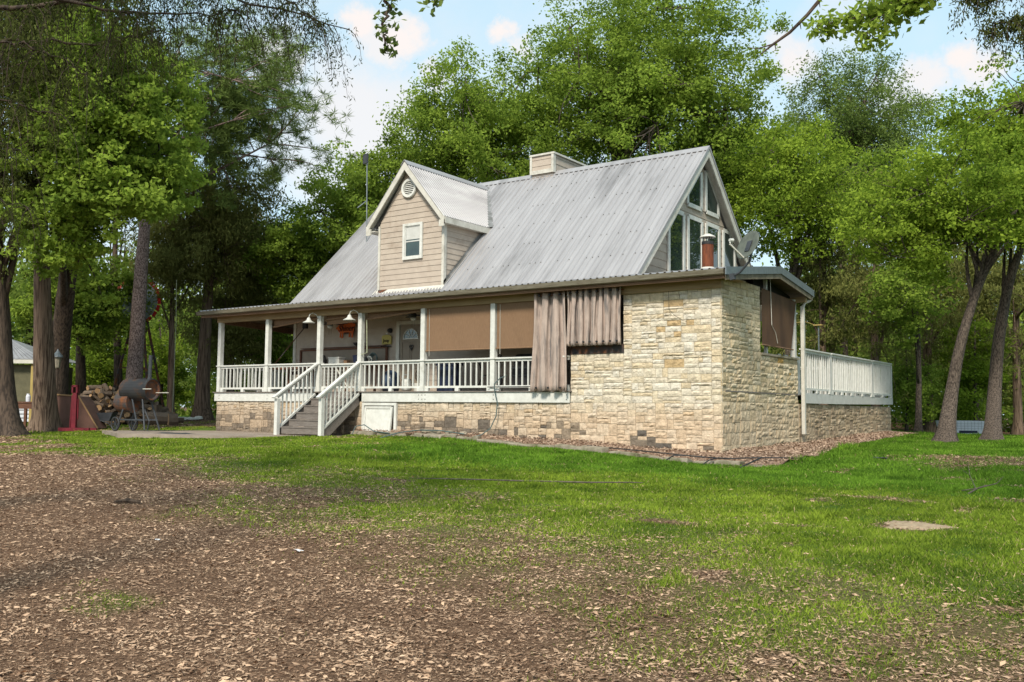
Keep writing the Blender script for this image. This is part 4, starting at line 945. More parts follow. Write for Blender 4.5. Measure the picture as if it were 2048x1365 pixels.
# pig-shaped sign
t = thing('pig_sign', (-13.8, 1.44, 3.45), 'orange pig shaped metal sign with black lettering on the porch wall', 'sign')
pig = [(-.48,.10),(-.40,.13),(-.33,.22),(-.30,.30),(-.24,.24),(-.10,.30),(.10,.32),(.30,.28),(.40,.20),(.44,.24),(.48,.18),(.43,.08),(.42,-.05),(.38,-.14),(.37,-.30),(.31,-.32),(.29,-.26),(.31,-.24),(.28,-.14),(.22,-.12),(.23,-.28),(.17,-.30),(.16,-.25),(.17,-.12),(.0,-.12),(-.12,-.12),(-.13,-.30),(-.19,-.33),(-.21,-.28),(-.18,-.26),(-.20,-.14),(-.25,-.12),(-.23,-.28),(-.29,-.30),(-.30,-.26),(-.28,-.12),(-.35,-.06),(-.40,.02),(-.48,.04)]
b = MB(); b.prism([(-13.83+x*.92, 1.42, 3.52+z*.85) for x, z in pig], (0, .025, 0)); b.build('pig_panel', 'orange', t)
def text(s, loc, size, m_, parent, name='lettering', rot=(math.pi/2, 0, 0), shear=0, ext=.004):
    cu = bpy.data.curves.new(name, 'FONT'); cu.body = s; cu.size = size; cu.align_x = 'CENTER'; cu.align_y = 'CENTER'; cu.extrude = ext; cu.shear = shear; cu.resolution_u = 3
    to = bpy.data.objects.new(name+'_tmp', cu); COL.objects.link(to); dg = bpy.context.evaluated_depsgraph_get(); me = bpy.data.meshes.new_from_object(to.evaluated_get(dg))
    COL.objects.unlink(to); bpy.data.objects.remove(to); o = bpy.data.objects.new(name, me); me.materials.clear(); me.materials.append(M[m_]); COL.objects.link(o)
    o.parent = parent; pl = org(parent); o.location = (loc[0]-pl[0], loc[1]-pl[1], loc[2]-pl[2]); o.rotation_euler = rot; return o
text('Shiner', (-13.80, 1.41, 3.56), .28, 'blackpaint', t, shear=.25, ext=.006); text('BEERS', (-13.76, 1.41, 3.40), .09, 'blackpaint', t)
t = thing('yellow_sign', (-12.0, 1.44, 3.1), 'small yellow sign with black lettering on the wall left of the door', 'sign')
b = MB(); b.prism([(-12.19, 1.43, 2.98), (-11.79, 1.43, 2.98), (-11.79, 1.43, 3.24), (-11.85, 1.43, 3.27), (-11.99, 1.43, 3.29), (-12.13, 1.43, 3.27), (-12.19, 1.43, 3.24)], (0, .03, 0)); b.build('sign_panel', 'yellow', t)
text('Jeep', (-11.99, 1.42, 3.10), .15, 'blackpaint', t, ext=.005)
b = MB(); b.box((-12.2, 1.40, 2.90), (-11.78, 1.45, 2.93))
for k in range(4): b.tube([(-12.15+.1*k, 1.40, 2.91), (-12.15+.1*k, 1.36, 2.89), (-12.15+.1*k, 1.35, 2.92)], .007, 4)
b.build('hook_rail', 'black', t)
t = thing('wall_light', (-11.9, 1.4, 3.4), 'black dome wall light between the yellow sign and the door', 'wall light')
b = MB(); b.lathe([(.001, 1.36), (.05, 1.37), (.075, 1.42), (.08, 1.49)], (-11.86, 0, 3.42), 12, 'y'); b.build('dome', 'black', t, smooth=True); b = MB(); b.lathe([(.001, -.05), (.035, -.04), (.04, .0)], (-11.92, 1.38, 3.34), 10, 'z'); b.build('bulb', 'tank', t)
t = thing('door_wreath', (-10.95, 1.45, 2.85), 'small dark heart shaped ornament hanging on the front door', 'ornament')
b = MB(); hp_ = [(-10.95+.011*16*math.sin(a)**3*.7, 1.46, 2.86+.009*(13*math.cos(a)-5*math.cos(2*a)-2*math.cos(3*a)-math.cos(4*a))) for a in [2*math.pi*k/20 for k in range(21)]]; hp_ = [(-10.95+(p[0]+10.95)*.6, p[1], 2.86+(p[2]-2.86)*.6) for p in hp_]; b.tube(hp_, .014, 5, cap=False); b.tube([(-10.95, 1.46, 2.92), (-10.95, 1.46, 2.74)], .01, 5); b.build('ornament', 'black', t)
# long workbench and shelf on the wall with its clutter
t = thing('workbench', (-14.2, 1.2, DECK), 'long timber potting bench standing against the porch wall', 'bench')
b = MB(); b.box((-16.0, .85, 2.28), (-11.9, 1.46, 2.33)); b.build('bench_top', 'woodbrown', t)
for x in (-15.95, -14.6, -13.2, -11.95):
    for y in (.9, 1.42): b = MB(); b.box((x-.03, y-.03, DECK), (x+.03, y+.03, 2.28)); b.build('leg', 'woodbrown', t)
b = MB()
for (x0, x1, z0, z1) in [(-16.0, -15.94, 2.33, 2.90), (-12.0, -11.94, 2.33, 2.92), (-15.94, -12.0, 2.86, 2.91)]: b.box((x0, 1.40, z0), (x1, 1.46, z1))
b.box((-15.9, 1.34, 2.93), (-12.0, 1.46, 2.95)); b.build('back_frame', 'woodbrown', t)
b = MB(); b.box((-15.9, 1.44, 2.33), (-12.0, 1.465, 2.86)); b.build('back_panel', 'door', t)
def clutter(name, label, cat, fn): b = MB(); fn(b); o = b.build(name, fn.mats); tag(o, label, cat); return o
def simple(name, label, cat, m_, fn, smooth=False, loc=None):
    b = MB(); fn(b); o = b.build(name, m_, smooth=smooth, loc=loc); return tag(o, label, cat)
simple('storage_bin', 'white plastic box on the bench behind the gate', 'box', 'tank', lambda b: b.box((-14.1, .95, 2.33), (-13.62, 1.2, 2.56)).box((-14.12, .93, 2.56), (-13.6, 1.22, 2.59)))
simple('tool_bag', 'black tool bag slumped on the bench left of the white box', 'bag', 'black', lambda b: b.lathe([(.001, 2.33), (.17, 2.34), (.19, 2.5), (.12, 2.66), (.05, 2.7), (.001, 2.71)], (-14.55, 1.05, 0), 9))
simple('dark_planter', 'dark green pot on the bench beside the right gate post', 'pot', 'navy', lambda b: b.lathe([(.001, 2.33), (.10, 2.33), (.15, 2.62), (.13, 2.63), (.001, 2.6)], (-12.9, 1.05, 0), 12))
simple('small_box', 'small tan carton on the bench between the box and the pot', 'carton', 'shade', lambda b: b.box((-13.4, .95, 2.33), (-13.26, 1.1, 2.46)).box((-13.41, .94, 2.46), (-13.25, 1.11, 2.475)))
simple('tool_case', 'dark case on the bench right of the stair post', 'case', 'black', lambda b: b.box((-12.75, .9, 2.33), (-12.35, 1.15, 2.56)).tube([(-12.65, 1.02, 2.56), (-12.6, 1.02, 2.62), (-12.5, 1.02, 2.62), (-12.45, 1.02, 2.56)], .012, 5))
def coil(cx, cy, cz, r, m_, lab):
    def f(b):
        for k in range(4): b.tube([(cx+(r-.02*k)*math.cos(a), cy+.03*k, cz+(r-.02*k)*math.sin(a)) for a in [2*math.pi*i/16 for i in range(17)]], .017, 5, cap=False)
    simple('hose_coil', lab, 'hose', m_, f)
coil(-12.2, 1.05, 2.52, .17, 'hose', 'green coiled hose standing on the bench near the door'); coil(-12.28, .95, 2.46, .12, 'tank', 'white coiled cord on the bench near the door')
simple('wall_basin', 'dark bowl on the shelf above the bench', 'bowl', 'black', lambda b: b.lathe([(.001, 2.95), (.12, 2.96), (.2, 3.06), (.19, 3.06), (.001, 2.98)], (-13.15, 1.36, 0), 12))
t = thing('wheelie_tool', (-16.2, 1.2, DECK), 'rusty long handled tool leaning on the wall left of the stairs', 'tool')
b = MB(); b.tube([(-16.25, .5, 2.35), (-15.62, 1.25, 3.66)], .018, 6); b.build('handle', 'rust2', t); b = MB(); b.box((-15.68, 1.2, 3.62), (-15.5, 1.3, 3.80)); b.build('head', 'black', t)
simple('rust_cart', 'rusty garden cart on the porch left of the stairs', 'cart', ['rust2', 'black'], lambda b: (b.box((-16.3, .5, 2.2), (-14.9, 1.0, 2.28)), b.box((-16.25, .52, DECK+.2), (-16.2, .56, 2.2)), b.box((-15.0, .52, DECK+.2), (-14.95, .56, 2.2)), b.box((-16.1, .95, DECK+.6), (-15.0, 1.0, 2.15)), b.tube([(-15.9, .9, 2.28), (-15.5, .8, 2.36), (-15.1, .9, 2.28)], .03, 6)))
# behind the railing right of the steps
simple('bin_bag', 'shiny dark blue bag standing behind the railing right of the steps', 'bag', 'bluebag', lambda b: b.lathe([(.001, DECK), (.24, DECK+.01), (.30, DECK+.25), (.27, DECK+.5), (.15, DECK+.62), (.05, DECK+.66), (.001, DECK+.66)], (-10.95, .55, 0), 20), smooth=True)
t = thing('gas_bottle', (-10.25, .5, DECK), 'white gas bottle behind the railing left of the shaded bays', 'gas bottle')
b = MB(); b.lathe([(.001, DECK+.02), (.14, DECK+.03), (.155, DECK+.08), (.155, DECK+.30), (.13, DECK+.37), (.05, DECK+.40), (.001, DECK+.40)], (-10.25, .5, 0), 16); b.build('tank', 'tank', t, smooth=True)
b = MB(); 
for s in (-1, 1): b.bar((-10.25+s*.1, .42, DECK+.37), (-10.25+s*.1, .42, DECK+.5), .05, .02, up=(0, 1, 0))
b.tube([(-10.36, .42, DECK+.5), (-10.14, .42, DECK+.5)], .015, 6); b.build('collar', 'tank', t)
t = thing('box_fan', (-9.75, .5, DECK), 'dark round floor fan behind the railing beside the gas bottle', 'fan')
b = MB(); c = (-9.72, .5, DECK+.48)
for r_ in (.08, .14, .2): b.tube([(c[0]+r_*math.cos(a), c[1], c[2]+r_*math.sin(a)) for a in [2*math.pi*k/18 for k in range(19)]], .012, 5, cap=False)
for k in range(6): a = math.pi*k/6; b.bar((c[0]-.2*math.cos(a), c[1], c[2]-.2*math.sin(a)), (c[0]+.2*math.cos(a), c[1], c[2]+.2*math.sin(a)), .01, .01, up=(0, 1, 0))
b.build('grille', 'black', t); b = MB(); b.box((-9.9, .42, DECK), (-9.55, .58, DECK+.25)); b.build('base', 'trim', t)
t = thing('cooler_chest', (-8.5, .5, DECK), 'tall navy cool box behind the railing under the first lowered shade', 'cool box')
b = MB(); b.box((-8.95, .35, DECK), (-8.35, .75, DECK+.75)); b.build('body', 'navy', t); b = MB(); b.box((-8.98, .32, DECK+.752), (-8.32, .78, DECK+.84)); b.build('lid', 'navy', t)
t = thing('exercise_bike', (-7.4, .7, DECK), 'dark exercise bike behind the railing under the first lowered shade', 'exercise bike')
b = MB(); b.bar((-7.9, .6, DECK+.03), (-6.9, .8, DECK+.03), .06, .05); b.tube([(-7.7, .62, DECK+.05), (-7.5, .66, DECK+.45), (-7.0, .76, DECK+.5), (-6.98, .76, DECK+1.0)], .025, 6); b.tube([(-7.5, .66, DECK+.45), (-7.62, .64, DECK+.8)], .022, 6); b.build('frame', 'black', t)
b = MB(); b.lathe([(.001, -.03), (.22, -.025), (.22, .025), (.001, .03)], (-7.1, .74, DECK+.3), 18, 'y'); b.build('flywheel', 'black', t); b = MB(); b.box((-7.75, .56, DECK+.8), (-7.5, .72, DECK+.85)); b.build('saddle', 'black', t)
b = MB(); b.tube([(-7.05, .6, DECK+1.0), (-6.95, .76, DECK+1.04), (-7.05, .92, DECK+1.0)], .018, 6); b.build('handlebar', 'steelgrey', t)
t = thing('grill_cart', (-5.9, .6, DECK), 'dark covered grill behind the railing next to the long curtain', 'grill')
b = MB(); b.box((-6.3, .4, DECK+.15), (-5.3, .9, DECK+.7)); b.build('cabinet', 'black', t); b = MB(); b.lathe([(.001, -6.25), (.26, -6.25), (.26, -5.35), (.001, -5.35)], (0, .65, DECK+.78), 16, 'x'); b.build('hood', 'black', t, smooth=False)
b = MB(); b.box((-6.32, .36, DECK+.42), (-5.28, .395, DECK+.45)); b.box((-6.32, .36, DECK+.62), (-5.28, .395, DECK+.65)); b.build('handle', 'steelgrey', t)

# satellite dish
t = thing('satellite_dish', (.52, -.44, 4.1), 'grey weathered satellite dish bracketed to the front corner of the porch roof', 'satellite dish')
dc = Vector((.80, -.40, 4.72)); dn = Vector((-.42, -.88, .42)).normalized(); ax = dn.cross(Vector((0, 0, 1))).normalized(); ay = ax.cross(dn)
b = MB(); vs = [dc-dn*.0]; fs = []; n = 28; R1 = .33
rings = [(.0, -.05), (.35, -.04), (.7, -.018), (.97, .01), (1.0, .0)]
vs = []
for (rr, h) in rings:
    for k in range(n): a = 2*math.pi*k/n; vs.append(dc+dn*h+ax*(R1*rr*math.cos(a))+ay*(R1*1.12*rr*math.sin(a)))
for i in range(4):
    for k in range(n): a, c = i*n+k, i*n+(k+1) % n; fs.append((a, c, c+n, a+n))
b.add(vs, fs); o = b.build('reflector', 'dish', t, smooth=True); s_ = o.modifiers.new('solid', 'SOLIDIFY'); s_.thickness = .012
b = MB(); lo = dc-ay*R1*1.0; tip = dc+dn*.48-ay*.12; b.bar(lo, tip-ay*.12, .035, .03); b.build('feed_arm', 'trim', t)
b = MB(); q = tip-ay*.10; b.tube([q+dn*.04+ay*.06, q-dn*.05+ay*.1], [.035, .045], 10); b.bar(q, q+ay*.08, .03, .03, up=(1, 0, 0)); b.build('feed_horn', 'tank', t)
b = MB(); b.tube([dc-dn*.06, dc-dn*.13-Vector((0, 0, .1)), Vector((.86, -.44, 4.34)), Vector((.62, -.44, 4.10)), Vector((.47, -.44, 4.03))], .028, 8); b.bar((.40, -.44, 4.0), (.50, -.44, 4.02), .12, .14); b.bar(dc-dn*.04-ay*.15, dc-dn*.04+ay*.12, .14, .05, up=dn); b.build('mast', 'steelgrey', t)
simple('dish_cable', 'thin cable drooping down the stone wall from the roof corner', 'cable', 'black', lambda b: b.tube([(-1.35, -.05, 4.0), (-1.33, -.06, 3.4), (-1.2, -.06, 3.25), (-.95, -.06, 3.1), (-.85, -.06, 3.08)], .005, 4))
# antenna mast
t = thing('antenna_mast', (-12.7, 6.5, 8.0), 'thin galvanised mast with a flat grey panel antenna above the roof left of the dormer', 'antenna')
mp = at(734, 320, 33.5); mb_ = at(735, 440, 33.5)
b = MB(); b.tube([(mb_[0], mb_[1], 6.0), (mp[0], mp[1], mp[2]+.05)], .022, 6); b.tube([(mp[0]-.0, mp[1], mp[2]-1.5), (mp[0]-.22, mp[1]-.2, mp[2]-1.75)], .02, 5); b.build('mast', 'galv', t)
b = MB(); b.box((mp[0]-.13, mp[1]-.08, mp[2]-.15), (mp[0]+.10, mp[1]-.03, mp[2]+.20)); b.build('panel', 'steelgrey', t); t.location = (0, 0, 0); 
for c_ in [c for c in bpy.data.objects if c.parent == t]: c_.location = ORG[t.name]
# hoses
simple('garden_hose', 'grey green garden hose hanging from the railing down to the bed', 'hose', 'hose', lambda b: b.tube([(-6.22, .05, 1.86), (-6.33, -.12, 1.78), (-6.46, -.2, 1.62), (-6.46, -.17, 1.4), (-6.40, -.13, 1.1), (-6.42, -.16, .75), (-6.55, -.24, .42), (-6.75, -.36, .25), (-7.0, -.45, .18)], .016, 6))
def hosept(P, r, lab, nm='drip_hose'): 
    simple(nm, lab, 'hose', 'blackhose' if nm == 'drip_hose' else 'hose', lambda b: b.tube(P, r, 5))
hz_ = lambda x, y, h=.03: (x, y, float(gz(x, y))+h)
hosept([hz_(-11.3, -.7), hz_(-11.25, -.6, .25), hz_(-11.0, -.5, .3), hz_(-10.6, -.5, .12), hz_(-9.9, -.6, .1)], .016, 'looped green hose end poking up in front of the white hatch', 'garden_hose')
hosept([hz_(-9.9, -1.0, .02), hz_(-9.4, -.75, .15), hz_(-8.8, -.6, .2), hz_(-8.0, -.55, .19), hz_(-7.2, -.55, .14)], .016, 'green hose lying along the edging stones left of the hanging hose', 'garden_hose')
hosept([hz_(-3.2, -.75, .10), hz_(-1.8, -.85, .12), hz_(-.3, -.95, .14), hz_(.5, -1.0, .13), hz_(1.2, -.7, .12), hz_(2.0, -.2, .05)], .014, 'long black drip hose lying on the gravel bed around the house corner')
hosept([hz_(-.75, -1.5, .01), hz_(-.65, -1.25, .14), hz_(-.4, -1.1, .16), hz_(.0, -1.0, .14)], .014, 'short black hose end curling over the kerb left of the house corner')
hosept([hz_(.25, -1.75, .01), hz_(.3, -1.45, .12), hz_(.4, -1.2, .16), hz_(.7, -1.05, .14)], .014, 'short black hose end curling over the kerb in front of the house corner')
hosept([hz_(1.25, -2.1, .02), hz_(1.3, -1.7, .10), hz_(1.4, -1.25, .20)], .018, 'short black hose end leaning on the flat kerb stone at the corner')

# ------------------------------------------------------------------ planting bed, kerb stones
r = random.Random(3)
def bed():
    rr = np.random.RandomState(8); n = 42000
    x = rr.uniform(-11.6, 2.2, n*3); y = rr.uniform(-1.6, 16, n*3); P = BED+[(0.02, 16), (0.02, 0), (-11.6, 0)]
    k = in_poly(x, y, P); x, y = x[k][:n], y[k][:n]; n = len(x)
    s = .014+.032*rr.rand(n)**1.8; z = gz(x, y)+bedz(x, y)+.01+.02*rr.rand(n)
    th = rr.rand(n)*6.28; d = unit(np.stack([np.cos(th), np.sin(th), rr.randn(n)*.35], -1)); nn = unit(np.stack([rr.randn(n)*.6, rr.randn(n)*.6, np.ones(n)], -1)); sdv = unit(np.cross(nn, d))
    c = np.stack([x, y, z], -1); D = d*s[:, None]; S = sdv*(s*.6)[:, None]
    V = np.stack([c-D, c+S, c+D, c-S], 1).reshape(-1, 3)
    o = np_obj('bed_chips', V, 4, ['chip'], tint=np.clip(rr.rand(n)*1.1-.05, 0, 1)); tag(o, 'reddish gravel and fallen leaves filling the bed along the wall', 'gravel', kind='stuff')
    xs = np.concatenate([np.arange(-11.7, 2.3, .2)]); ys = np.arange(-1.6, 16.2, .2); b = MB()
    X, Y = np.meshgrid(xs, ys); idx = {}
    inn = in_poly((X+.1).ravel(), (Y+.1).ravel(), P).reshape(X.shape)
    for i in range(X.shape[0]-1):
        for j in range(X.shape[1]-1):
            if inn[i, j]:
                f = []
                for (a, c_) in ((i, j), (i, j+1), (i+1, j+1), (i+1, j)):
                    if (a, c_) not in idx: idx[(a, c_)] = len(b.v); b.v.append((X[a, c_], Y[a, c_], float(gz(X[a, c_], Y[a, c_])+bedz(X[a, c_], Y[a, c_]))-.022))
                    f.append(idx[(a, c_)])
                b.f.append(tuple(f)); b.mi.append(0)
    o = b.build('soil_bed', 'chip'); tag(o, kind='structure'); o.name = 'soil'
def bedz(x, y): return .02+.07*np.clip(1-np.abs(np.minimum(np.abs(y), np.where(y > 0, np.abs(x), 9)))/1.3, 0, 1)
bed()
labs = ['kerb']
def edging():
    k = 0; P = BED[:8]; cnt = 0
    proto = []
    for i in range(len(P)-1):
        (x0, y0), (x1, y1) = P[i], P[i+1]; L = math.hypot(x1-x0, y1-y0); t = 0
        while t < L-.15:
            l = min(r.uniform(.45, 1.0), L-t); a = (t+.02)/L; c = (t+l-.02)/L; t += l
            ax_, ay_ = x0+(x1-x0)*a, y0+(y1-y0)*a; bx, by = x0+(x1-x0)*c, y0+(y1-y0)*c; w = r.uniform(.07, .18); h = r.uniform(.03, .13); oy = r.uniform(-.06, .06); ay_ += oy; by += oy+r.uniform(-.04, .04)
            dx, dy = (bx-ax_), (by-ay_); ll = math.hypot(dx, dy); nx, ny = -dy/ll*w, dx/ll*w
            za, zb = float(gz(ax_, ay_)), float(gz(bx, by)); b = MB(); j = lambda: r.uniform(-.035, .035)
            vs = [(ax_-nx+j(), ay_-ny+j(), za-.1), (bx-nx+j(), by-ny+j(), zb-.1), (bx+nx, by+ny, zb-.1), (ax_+nx, ay_+ny, za-.1), (ax_-nx+j(), ay_-ny+j(), za+h+j()), (bx-nx+j(), by-ny+j(), zb+h+j()), (bx+nx+j(), by+ny+j(), zb+h+j()), (ax_+nx+j(), ay_+ny+j(), za+h+j())]
            b.add(vs, [(0,3,2,1),(4,5,6,7),(0,1,5,4),(1,2,6,5),(2,3,7,6),(3,0,4,7)])
            o = b.build('kerb_stone', 'flagstone', bevel=.02); cnt += 1
            wh_ = 'in front of the white hatch' if ax_ < -9.5 else 'left of the hanging garden hose' if ax_ < -6.4 else 'below the long curtain' if ax_ < -4.2 else 'before the middle of the stone wall' if ax_ < -1.6 else 'just left of the house corner' if ax_ < .2 else 'past the house corner'
            tag(o, f"{'short' if l < .6 else 'medium' if l < .8 else 'long'} {'low' if h < .08 else 'raised'} mossy kerb stone {wh_}", 'kerb stone', 'flat stones edging the bed along the house')
edging()
for (x, y, s, lab, m_) in [(-9.3, -.42, .15, 'reddish brick shaped stone on the bed edge right of the hatch', 'chip'), (-8.75, -.35, .13, 'mossy yellow rock in the bed, left one of the loose pair', 'flagstone'), (-8.35, -.38, .16, 'tilted mossy rock on the bed right of the reddish stone', 'flagstone'), (-7.9, -.35, .12, 'small tan rock in the bed close to the wall', 'flagstone'), (-7.4, -.33, .11, 'small grey rock in the bed left of the hanging hose', 'flagstone')]:
    def f(b, x=x, y=y, s=s):
        rr = random.Random(int(x*100)); z = float(gz(x, y))+.1
        prof = [(.001, -s*.4), (s*.8, -s*.35), (s, 0), (s*.75, s*.45), (.001, s*.55)]; b.lathe(prof, (x, y, z), 7)
        b.v = [(p[0]+rr.uniform(-.03, .03), p[1]+rr.uniform(-.03, .03), p[2]+rr.uniform(-.02, .02)) for p in b.v]
    simple('garden_rock', lab, 'rock', m_, f)

# ------------------------------------------------------------------ trees
def spray_leaves(C, nper, rad, flat, leafl, leafw, mode, rs, tintbase=None, nsub=5, subr=.28):
    """leaf quads scattered in clumps centred on C"""
    n = len(C)*nper; ci = np.repeat(np.arange(len(C)), nper)
    sub = unit(rs.randn(len(C), nsub, 3))*(rs.rand(len(C), nsub, 1)**.5)*np.array([1, 1, flat])
    si = rs.randint(0, nsub, n); R = rad[ci] if hasattr(rad, '__len__') else rad
    off = sub[ci, si]+rs.randn(n, 3)*subr*np.array([1, 1, max(flat, .5)])
    P = C[ci]+off*(np.asarray(R).reshape(-1, 1) if hasattr(R, '__len__') else R)
    l = leafl*(.65+.7*rs.rand(n)); w = leafw*(.65+.7*rs.rand(n))
    if mode == 'broad':
        nn = unit(rs.randn(n, 3)+np.array([0, 0, .75])+.5*unit(off)); d = unit(np.cross(nn, rs.randn(n, 3))); s = np.cross(nn, d)
    elif mode == 'tuft':
        d = unit(off-sub[ci, si]+np.array([0, 0, .06])+rs.randn(n, 3)*.05); s = unit(np.cross(d, rs.randn(n, 3)))
        P = C[ci]+sub[ci, si]*R.reshape(-1, 1) if hasattr(R, '__len__') else C[ci]+sub[ci, si]*R
        P = P+d*(l*.5)[:, None]
    else:
        d = unit(rs.randn(n, 3)*.55+np.array([0, 0, -.75])+.35*unit(off)); s = unit(np.cross(d, rs.randn(n, 3)))
    D = d*(l*.5)[:, None]; S = s*(w*.5)[:, None]
    V = np.stack([P-D, P-D*.1+S, P+D, P-D*.1-S], 1).reshape(-1, 3)
    tb = rs.rand(len(C)) if tintbase is None else tintbase
    return V, np.clip(tb[ci]*.55+rs.rand(n)*.45, 0, 1)
def tube_np(mb, pts, rads, n, rs, rough=0.0, flare=0.0):
    mb.tube([tuple(p) for p in pts], list(rads), n)
def bez(p0, p1, p2, n):
    t = np.linspace(0, 1, n)[:, None]; return (1-t)**2*p0+2*t*(1-t)*p1+t*t*p2
def trunk_mesh(name, pts, rads, m_, parent, rs, n=14, flare=True):
    """one continuous trunk with root flare and an uneven skin"""
    pts = np.array(pts, float); K = len(pts); T = np.linspace(0, K-1, (K-1)*7+1)
    P = np.stack([np.interp(T, np.arange(K), pts[:, i]) for i in range(3)], -1)
    for _ in range(6): P[1:-1] = (P[:-2]+P[1:-1]*2+P[2:])/4
    R = np.interp(T, np.arange(K), rads); ph = rs.rand(4)*6.28; V = []; F = []
    for i, p in enumerate(P):
        h = p[2]-P[0][2]; fl = 1+(.42*math.exp(-h/.22)+.16*math.exp(-h/1.0) if flare else 0)
        for j in range(n):
            a = 2*math.pi*j/n; lob = 1+(.28*math.exp(-h/.35)*math.cos(5*a+ph[0]) if flare else 0)+.06*math.cos(3*a+ph[1]+h*.3)+.05*math.cos(2*a+ph[2]-h*.5)+.05*rs.rand()
            V.append((p[0]+R[i]*fl*lob*math.cos(a), p[1]+R[i]*fl*lob*math.sin(a), p[2]))
    m = len(P)
    for i in range(m-1):
        for j in range(n): a, c = i*n+j, i*n+(j+1) % n; F.append((a, c, c+n, a+n))
    F.append(tuple((m-1)*n+j for j in range(n)))
    b = MB(); b.add(V, F); return b, P, R
def uv(C):
    d = np.asarray(C)-np.array(CAM); z = d@FW; return 1024+FPX*(d@RT)/z, 682.5-FPX*(d@UP)/z
def tree(name, label, base, top, tr, crown, kind='broad', leaf='leaf_oak', bark='bark_grey', nclump=260, nper=110, cr=.85, leafsz=(.13, .075), seed=1, mid=None, group=None, cat='tree', nlimb=9, flat=.6, shell=2.2, lobes=0.24, limbstart=.45, cond=None):
    """crown = (cx, cy, cz, rx, ry, rz) ellipsoid; top = trunk tip"""
    rs = np.random.RandomState(seed); base = np.array(base, float); top = np.array(top, float)
    base[2] = float(gz(base[0], base[1]))-.05
    t = thing(name, tuple(base), label, cat, group)
    pts = [base]+([np.array(m_, float) for m_ in mid] if mid else [base*.5+top*.5+np.append(rs.randn(2)*.15, 0)])+[top]
    K = len(pts); rads = tr*np.linspace(1, .35, K)
    b, P, R = trunk_mesh('trunk', pts, rads, bark, t, rs)
    # crown clumps: uneven lobed envelope
    cx, cy, cz, rx, ry, rz = crown; ph = rs.rand(6)*6.28
    d = unit(rs.randn(nclump*3, 3)); az = np.arctan2(d[:, 1], d[:, 0]); el = np.arcsin(d[:, 2])
    env = 1+lobes*(np.sin(3*az+ph[0]+2*el)*.5+np.sin(5*az+ph[1]-3*el)*.35+np.sin(4*el+ph[2]+az)*.4)
    rr = rs.rand(len(d))**(1/shell)*env
    C = np.array([cx, cy, cz])+d*rr[:, None]*np.array([rx, ry, rz])
    if cond is not None: C = C[cond(C)]
    C = C[C[:, 2] > .6][:nclump]
    # limbs
    limbs = []; hs = P[:, 2]
    for i in range(nlimb):
        k = int(len(P)*(limbstart+(.98-limbstart)*i/max(1, nlimb-1))); k = min(k, len(P)-1); p0 = P[k]
        c = C[rs.randint(len(C))]; 
        p2 = p0+(c-p0)*.85; p1 = (p0+p2)/2+np.array([0, 0, .18*np.linalg.norm(p2-p0)])*(1 if kind != 'tuft' else .2)+rs.randn(3)*.1*np.linalg.norm(p2-p0)*.6
        q = bez(p0, p1, p2, 9); r0 = R[k]*.55; limbs.append(q); b.tube([tuple(v) for v in q], list(np.linspace(r0, r0*.25, 9)), 6)
    allp = np.concatenate([q[2:] for q in limbs]+[P[int(len(P)*.6):]])
    for c in C[:min(len(C), 170)]:
        k = np.argmin(((allp-c)**2).sum(1)); p0 = allp[k]; p2 = c; p1 = (p0+p2)/2+rs.randn(3)*.12*np.linalg.norm(p2-p0)
        q = bez(p0, p1, p2, 5); b.tube([tuple(v) for v in q], [tr*.10, tr*.08, tr*.06, tr*.045, .008], 4, cap=False)
    tro = b.build('trunk', bark, t, smooth=True)
    rad = cr*(.7+.6*rs.rand(len(C)))
    V, tn = spray_leaves(C, int(nper*(1.45 if kind == 'broad' else 1.1)), rad, flat, leafsz[0], leafsz[1], kind if kind in ('broad', 'tuft') else 'droop', rs, subr=.24 if kind == 'broad' else .28)
    np_obj('crown', V, 4, [leaf], parent=t, tint=tn)
    return t
def px(u, dist, z=0): p = at(u, 800, dist); return (p[0], p[1], z)
def zpx(v, dist, u=1024): return float(at(u, v, dist)[2])
def pt(u, v, dist): return tuple(at(u, v, dist))

# --- behind and beside the house
def crown_px(u, v, dist, ru, rv, ry=None):
    c = at(u, v, dist); s = dist/FPX*1.02; return (c[0], c[1], c[2], ru*s, (ry if ry else ru*s*.8), rv*s)
tree('oak_tree', 'huge bright green oak spreading above the middle of the main roof', px(1225, 47), pt(1235, 60, 47), .48, crown_px(1260, 200, 47, 285, 235, 5.5), seed=11, nclump=620, nper=120, cr=1.05, leafsz=(.17, .10), nlimb=16, mid=[pt(1215, 500, 47), pt(1240, 300, 47)], limbstart=.4)
tree('oak_tree', 'rounded bright green oak behind the ridge between dormer and chimney', px(985, 46), pt(970, 200, 46), .34, crown_px(945, 275, 45, 175, 140, 4), seed=12, nclump=330, nper=115, cr=.95, leafsz=(.16, .095), nlimb=11, mid=[pt(990, 450, 46)])
tree('oak_tree', 'bright green oak behind the left roof slope, under the antenna mast', px(720, 48), pt(700, 330, 48), .3, crown_px(750, 430, 45, 128, 140, 3.6), seed=13, nclump=300, nper=115, cr=.9, leafsz=(.16, .095), nlimb=9, mid=[pt(710, 560, 48)])
tree('oak_tree', 'lower bright green oak at the left foot of the metal roof', px(600, 50), pt(610, 430, 50), .26, crown_px(612, 520, 46, 68, 85, 3), seed=14, nclump=150, nper=110, cr=.85, leafsz=(.16, .095), nlimb=7, mid=[pt(600, 600, 50)])
tree('elm_tree', 'tall mid green tree rising beyond the right end of the ridge', px(1690, 58), pt(1700, 190, 58), .36, crown_px(1705, 300, 58, 150, 165, 4.6), leaf='leaf_mid', seed=15, nclump=420, nper=115, cr=1.0, leafsz=(.18, .08), nlimb=14, flat=.9, mid=[pt(1680, 550, 58)])
